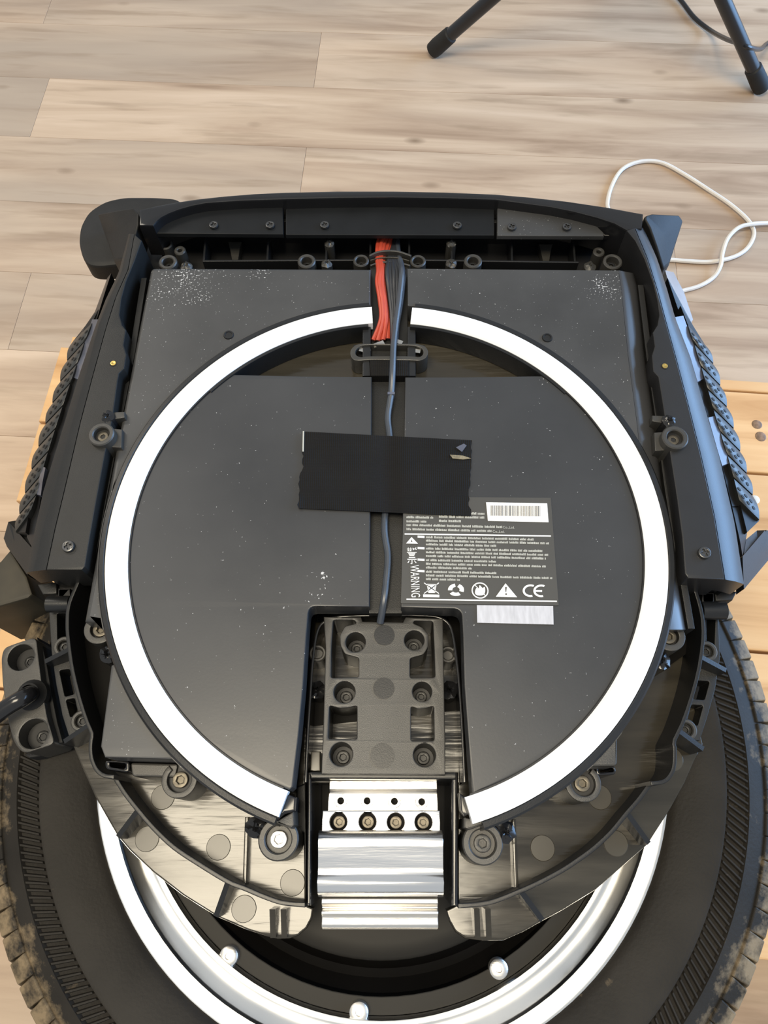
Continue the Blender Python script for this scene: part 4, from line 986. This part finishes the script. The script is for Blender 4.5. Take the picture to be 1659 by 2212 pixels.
# ---- ribbed grip pads on both flanks
def grip_pad(cusps, inner, sgn, par_name, drop):
    """cusps: px points on the scalloped outer edge; inner: px line along the strip"""
    base_line = resample([Vector((x, y)) for x, y in inner], 60)
    outl = [Vector(c) for c in cusps]
    def inner_at(y):
        best = min(base_line, key=lambda p: abs(p.y - y)); return best
    body = loft([[U(p.x, p.y, -0.0135) for p in base_line], [U(p.x, p.y, -0.015 - drop) for p in resample(outl, 30)]], 40, 0.03)
    pad = part('grip_pad', body, M['dimple'])  # near-black body puts the shade of the grooves into the colour
    pad['label'] = par_name
    dv = []
    for i in range(len(outl) - 1):
        c0, c1 = outl[i], outl[i + 1]
        i0 = inner_at(c0.y - 42); i1 = inner_at(c1.y - 42)
        ns, nt = 8, 6
        V = []; F = []
        def S(s, t):
            t = 0.05 + 0.90 * t; a = i0.lerp(i1, t); b = c0.lerp(c1, t)
            e = (c1 - c0).normalized(); nn = Vector((e.y, -e.x)) * (1 if Vector((e.y, -e.x)).x * sgn > 0 else -1)
            p = a.lerp(b, s) + nn * 5.5 * math.sin(math.pi * t) * s
            h = -0.011 - drop * s ** 1.6 + 0.0024 * math.sin(math.pi * t) ** 0.7
            return U(p.x, p.y, h)
        for a in range(ns + 1):
            for b in range(nt + 1): V.append(tuple(S(a / ns, b / nt)))
        k = nt + 1
        for a in range(ns):
            for b in range(nt): F.append((a * k + b, (a + 1) * k + b, (a + 1) * k + b + 1, a * k + b + 1))
        o = len(V); V += [(x, y, z - 0.010) for x, y, z in V]
        bd = list(range(nt)) + [a * k + nt for a in range(ns)] + [ns * k + nt - b for b in range(nt)] + [(ns - a) * k for a in range(ns)]
        for p, q in zip(bd, bd[1:] + bd[:1]): F.append((p, q, q + o, p + o))
        F += [tuple(q + o for q in f[::-1]) for f in F[:ns * nt]]
        part('pad_rib', (V, F), M['pad'], pad)
        for s, t in ((0.16, 0.34), (0.26, 0.62), (0.44, 0.42), (0.50, 0.70), (0.66, 0.48), (0.74, 0.72)):
            p = S(s, t); u = (S(s + 0.03, t) - p).normalized(); v = (S(s, t + 0.05) - p).normalized(); n = u.cross(v).normalized()
            if n.z < 0: n = -n
            c = p + n * 0.00025
            o = len(dv)
            dv += [tuple(c + (u * math.cos(q * math.pi / 4) * 1.25 + v * math.sin(q * math.pi / 4) * 0.95) * 0.0012) for q in range(8)]
    part('dimples', (dv, [tuple(range(i, i + 8)) for i in range(0, len(dv), 8)]), M['dimple'], pad, smooth=0, kind='stuff')  # flat discs, the dark of each dimple is painted on
    return pad
pad_l = grip_pad([(158, 737), (145, 780), (130, 825), (113, 872), (98, 917), (83, 966), (68, 1015), (54, 1067), (42, 1112), (34, 1150)],
                 [(215, 665), (197, 700), (176, 755), (156, 815), (126, 905), (92, 1012), (79, 1068), (60, 1120), (55, 1150)], -1, 'scalloped black grip pad on the left flank', 0.014)
pad_r = grip_pad([(1523, 745), (1541, 787), (1556, 834), (1570, 880), (1585, 927), (1599, 976), (1613, 1024), (1626, 1071), (1640, 1125)],
                 [(1470, 660), (1492, 717), (1508, 770), (1524, 822), (1545, 898), (1577, 1000), (1600, 1092), (1614, 1150)], 1, 'scalloped black grip pad on the right flank, shining bluish', 0.0085)
part('pad_top', slab([(240, 590, -0.012), (224, 640, -0.012), (207, 695, -0.012), (190, 735, -0.014), (158, 742, -0.026), (172, 722, -0.028), (197, 699, -0.026), (222, 645, -0.024), (232, 600, -0.020)], 0.02), M['shell_smooth'], pad_l)
part('pad_top', slab([(1442, 600, -0.018), (1462, 660, -0.018), (1482, 715, -0.020), (1523, 748, -0.021), (1512, 728, -0.022), (1498, 705, -0.022)], 0.02), M['shell_smooth'], pad_r)
part('side_lens', slab([(1437, 584, -0.022), (1455, 588, -0.034), (1478, 632, -0.036), (1497, 690, -0.036), (1490, 704, -0.032), (1470, 690, -0.024), (1452, 640, -0.022)], 0.006), mat('clear_side_cover', (0.30, 0.29, 0.30), 0.2, var=0.1, vscale=50, coat=0.4), pad_r)

# ---- front trim with its three panels
lip_o = [(300, 452), (340, 443), (382, 435), (430, 428), (487, 422), (550, 417), (614, 414), (730, 411.5), (850, 411.5), (960, 413.5), (1070, 418), (1150, 425), (1222, 433), (1310, 446), (1391, 461)]
lip_i = [(331, 487), (338, 478), (348, 469), (365, 460), (386, 452), (414, 444), (445, 438), (520, 433), (614, 430), (730, 427), (850, 426), (960, 427.5), (1070, 431), (1130, 439), (1190, 447), (1240, 457), (1290, 470), (1327, 482), (1354, 497)]
trim = part('front_trim', prism2(px2(lip_o + [(1388, 492)] + lip_i[::-1] + [(300, 486)], 0.006), 0.006, 0.030, bev=0.0018), M['gloss'], label='curved gloss black front trim')
p_l = [(338, 504), (346, 488), (369, 469), (398, 456), (424, 448), (455, 442), (488, 438), (550, 435), (611, 433.5), (612, 506)]
p_c = [(617, 433), (730, 430), (850, 429), (960, 430.5), (1068, 434), (1068, 508.5), (617, 507)]
p_r = [(1074, 436), (1130, 443), (1180, 449), (1220, 457), (1256, 467), (1285, 484), (1304, 502), (1305, 510), (1074, 509)]
for pts, h, m, scr in ((p_l, -0.002, 'trim_dark', ((461, 484), (583, 484))), (p_c, -0.0035, 'trim_dark', ((701, 484), (988, 485))), (p_r, -0.002, 'case', ((1106, 488), (1225, 488)))):  # right panel takes paler battery plastic to imitate its bright reflection
    pn = part('trim_panel', prism(pts, h, 0.0035, bev=0.0008), M[m], trim)
    for x, y in scr:
        c = U(x, y, h + 0.0022); 
        s = link('phillips_screw', phillips_geo((c.x, c.y), 0.0032, h + 0.0022), M['blacksteel'], trim)
part('trim_shadow_panel', prism([(1258, 466), (1290, 476), (1330, 492), (1346, 508), (1306, 509), (1286, 484)], -0.006, 0.004, bev=0.0006), M['gloss'], trim)
# cavity behind the trim: tray, ribs, rail, posts
tray = part('front_tray', prism([(318, 490), (1372, 495), (1386, 600), (310, 600)], -0.034, 0.004, bev=0), M['dark'])
part('tray_wall', prism([(345, 470), (1340, 475), (1345, 482), (340, 478)], -0.012, 0.024, bev=0.0005), M['dark'], tray)
for xa, xb in ((444, 440), (580, 577), (706, 704), (800, 800), (884, 884), (975, 976), (1105, 1106), (1238, 1242)):
    part('tray_rib', fin((xa, 508), -0.017, (xb, 566), -0.017, 0.0014, -0.036), M['shell_smooth'], tray)
part('tray_rail', ribbon([(438, 563), (780, 561)], -0.015, 0.02, 0.0016), M['shell_smooth'], tray)
part('tray_rail', ribbon([(905, 561), (1250, 566)], -0.015, 0.02, 0.0016), M['shell_smooth'], tray)
for x, y in ((508, 530), (1180, 535)):
    part('tray_post', prism([(x - 16, y - 8), (x + 14, y - 8), (x + 10, y + 8), (x + 6, y + 36), (x - 6, y + 36), (x - 12, y + 6)], -0.026, 0.01), M['grey'], tray)
for x, y, ro, ri, top in ((362, 565, 0.0066, 0.0038, -0.008), (388, 540, 0.0042, 0.0016, -0.012), (357, 526, 0.0052, 0.0034, -0.018), (662, 563, 0.0064, 0.0038, -0.008), (1022, 563, 0.0064, 0.0038, -0.008),
                          (1294, 543, 0.0042, 0.0016, -0.012), (1324, 564, 0.0068, 0.0044, -0.008), (1326, 529, 0.0052, 0.0034, -0.018), (780, 562, 0.0056, 0.0036, -0.008), (903, 563, 0.0056, 0.0036, -0.008)):
    c = U(x, y, top).xy; part('boss', boss_geo(c, ro, ri, top, top - 0.006, -0.036), M['grey'], tray)
    if ri > 0.003: part('socket_bolt', socket_geo(c, ri * 0.72, top - 0.0045, 0.5, 0.003), M['blackbolt'], tray)
for i, (x, y, r) in enumerate(((705, 567, 0.0040), (975, 567, 0.0040), (1275, 573, 0.0042), (402, 573, 0.0042), (711, 519, 0.0037), (975, 519, 0.0037))):
    c = U(x, y, -0.010); part('melted_plug', plug_geo((c.x, c.y), r, -0.010 if y > 540 else -0.012, -0.036, 60 + i), M['grey'], tray)
bridge = [(798, 552), (815, 544), (838, 541), (862, 543), (888, 552)]
part('wire_saddle', ribbon(cr(bridge, 5), -0.006, 0.010, 0.0016), M['grey'], tray)
part('wire_saddle', ribbon(cr([(800, 562), (818, 557), (840, 555.5), (862, 557), (884, 563)], 5), -0.007, 0.010, 0.0007), M['mark'], tray)
part('wire_saddle', ribbon(cr([(800, 573), (818, 567), (840, 565), (862, 567), (886, 573)], 5), -0.006, 0.010, 0.0013), M['grey'], tray)

# ---- pads and wedges round the shell
part('side_flap', prism2(fillet(px2([(380, 427), (331, 424), (268, 424), (226, 433), (190, 456), (172, 488), (168, 520), (176, 552), (188, 572), (215, 575), (262, 570), (300, 560), (390, 520), (400, 440)], -0.050), 0.006), -0.050, 0.016, bev=0.003), M['rubber'], label='rounded black flap at the upper left corner')
part('corner_wedge', slab([(211, 462, -0.030), (250, 454, -0.012), (289, 448, 0.004), (299, 460, 0.005), (298, 484, 0.004), (292, 505, 0.000), (268, 560, -0.010), (246, 562, -0.030), (228, 510, -0.034)], 0.025), M['rubber'], bevel=0.0015)
part('corner_wedge', slab([(1391, 466, 0.004), (1408, 461, 0.002), (1468, 464, -0.022), (1476, 476, -0.026), (1462, 520, -0.028), (1446, 570, -0.030), (1434, 580, -0.026), (1420, 535, -0.010), (1404, 490, 0.000)], 0.025), M['rubber'], bevel=0.0015)
part('flank_wedge', slab([(8, 1163, -0.040), (18, 1127, -0.040), (37, 1124, -0.046), (60, 1142, -0.036), (66, 1184, -0.016), (58, 1240, -0.014), (15, 1181, -0.040)], 0.012), M['rubber'])
part('flank_wedge', slab([(18, 1128, -0.0395), (24, 1133, -0.0385), (68, 1183, -0.0135), (59, 1242, -0.013), (16, 1182, -0.0385), (8, 1163, -0.0395)], 0.006), M['shell'])
part('flank_wedge', slab([(1606, 1202, -0.014), (1612, 1165, -0.034), (1635, 1146, -0.046), (1656, 1145, -0.042), (1672, 1150, -0.050), (1668, 1200, -0.050), (1608, 1272, -0.016)], 0.012), M['shell_smooth'])
part('flank_wedge', slab([(1604, 1202, -0.0125), (1652, 1146, -0.0395), (1664, 1160, -0.042), (1662, 1198, -0.044), (1607, 1272, -0.0145)], 0.006), M['shell_smooth'])
foot = part('muddy_foot_pad', prism([(-60, 1240), (0, 1212), (21, 1187), (58, 1245), (70, 1283), (60, 1292), (0, 1309), (-60, 1325)], -0.050, 0.07, bev=0.002), M['dusty'], label='dark muddy foot pad at the left edge')

# ---- bracket with two recessed bolts and a bent tube
HK = -0.044
bh = [(45, 1420, 0.0080), (72, 1585, 0.0085)]
br = part('tube_bracket', prism2(fillet(px2([(2, 1420), (8, 1399), (37, 1388), (78, 1375), (84, 1428), (91, 1484), (101, 1547), (119, 1607), (50, 1629), (30, 1605), (18, 1563), (5, 1480)], HK), 0.004), HK, 0.030, [circ(U(x, y, HK).xy, r, 24) for x, y, r in bh], bev=0.0009), M['grey'], label='dusty black bracket holding a bent black tube, left of the wheel')
part('bracket_side', prism([(79, 1376), (92, 1396), (100, 1430), (112, 1500), (124, 1560), (136, 1604), (121, 1607), (102, 1547), (92, 1484), (85, 1428)], HK - 0.008, 0.028, bev=0.001), M['rubber'], br)
part('bracket_lip', prism([(50, 1629), (120, 1607), (137, 1606), (112, 1624), (84, 1635), (62, 1638)], HK - 0.020, 0.012, bev=0.002), M['rubber'], br)
for x, y, r in bh:
    c = U(x, y, HK).xy
    part('hole_floor', lathe(c, [(0.0001, HK - 0.012), (r * 0.99, HK - 0.012), (r * 0.99, HK - 0.02)], 20), M['dark'], br)
    part('socket_bolt', socket_geo((c[0] + 0.001, c[1] - 0.0005), r * 0.45, HK - 0.011, 0.55, 0.005), M['blackbolt'], br)
part('bent_tube', tube([U(*p) for p in cr([(70, 1503, HK - 0.012), (68, 1500, HK + 0.002), (60, 1502, HK + 0.010), (44, 1511, HK + 0.014), (20, 1525, HK + 0.014), (-30, 1560, HK + 0.012)], 6)], 0.0052, 14), M['gloss'], br)
c = U(69, 1501, HK).xy; part('tube_collar', lathe(c, [(0.005, HK + 0.006), (0.0062, HK + 0.0055), (0.0076, HK + 0.002), (0.0092, HK + 0.0004), (0.0096, HK - 0.004)], 24), M['rubber'], br)

# ---- the shell of the other side, underneath, that the machine rests on
part('under_shell', prism([(300, 470), (1390, 470), (1470, 900), (1530, 1400), (1420, 1650), (1200, 1800), (500, 1800), (240, 1650), (130, 1400), (220, 900)], -0.172, 0.0775, bev=0.004), M['shell'])
part('upper_frame', prism([(340, 470), (1350, 470), (1360, 560), (330, 560)], -0.040, 0.135, bev=0.002), M['dark'])

# ------------------------------------------------------------------ things on the floor
def fpt(px, py, z): return U(px, py, z - Z0)
tp = fpt(1421, -318, 0.30)
tri_ = empty('tripod', (tp.x, tp.y, 0), 'black tripod stand with two spread legs on the floor, upper right', 'tripod')
for (fx, fy) in ((940, 104), (1643, 184)):
    a = fpt(fx, fy, 0.012); d = (tp - a)
    lg = link('leg', tube([a, a + d * 0.5, tp], 0.0098, 16), M['stand'], tri_)
    u = d.normalized()
    foot_ = link('rubber_foot', tube([a - u * 0.006, a + u * 0.004, a + u * 0.034, a + u * 0.036], [0.0118, 0.0128, 0.0120, 0.0100], 16), M['rubber'], lg)
a = Vector((tp.x + 0.05, tp.y + 0.30, 0.010)); link('leg', tube([a, tp], 0.0098, 12), M['stand'], tri_)
link('collar', tube([tp + Vector((0, 0, -0.02)), tp + Vector((0, 0, 0.025))], 0.022, 20), M['rubber'], tri_)
link('pole', tube([tp + Vector((0, 0, -0.05)), tp + Vector((0, 0, 0.6))], 0.012, 16), M['stand'], tri_)
bc = link('black_cable', tube([fpt(*p) for p in cr([(1405, -90, 0.012), (1440, -38, 0.010), (1472, 2, 0.006), (1500, 38, 0.006), (1535, 66, 0.010), (1568, 84, 0.045), (1596, 94, 0.074), (1620, 103, 0.074), (1642, 106, 0.045), (1655, 96, 0.020), (1672, 88, 0.006), (1720, 80, 0.003)], 6)], 0.0034, 8), M['stand'], None,
          label='thin black cable crossing the right tripod leg', category='cable')
wp = [(1180, 560, .0035), (1255, 535, .0035), (1300, 505, .0035), (1318, 470, .0035), (1312, 440, .0035), (1322, 400, .0035), (1345, 365, .0035), (1385, 349, .0035), (1430, 352, .0035), (1480, 378, .0035), (1530, 410, .0035), (1575, 440, .0035), (1608, 468, .0035), (1625, 490, .0036), (1628, 510, .0036), (1615, 535, .0036), (1592, 552, .0036), (1560, 562, .0045), (1525, 566, .0035), (1480, 564, .0035), (1440, 562, .0035), (1400, 575, .0035),
      (1366, 592, .0035), (1360, 618, .0035), (1385, 636, .0035), (1440, 636, .0035), (1475, 628, .0035), (1510, 618, .0035), (1540, 600, .0045), (1556, 575, .0095), (1561, 545, .0110), (1572, 515, .0105), (1595, 492, .0115), (1625, 484, .0110), (1660, 482, .0060), (1710, 480, .0035), (1790, 470, .0035)]
link('white_cable', tube([fpt(*p) for p in cr(wp, 6)], 0.0028, 8), M['steelcable'], None,
     label='white cable looped on the floor right of the unicycle', category='cable')
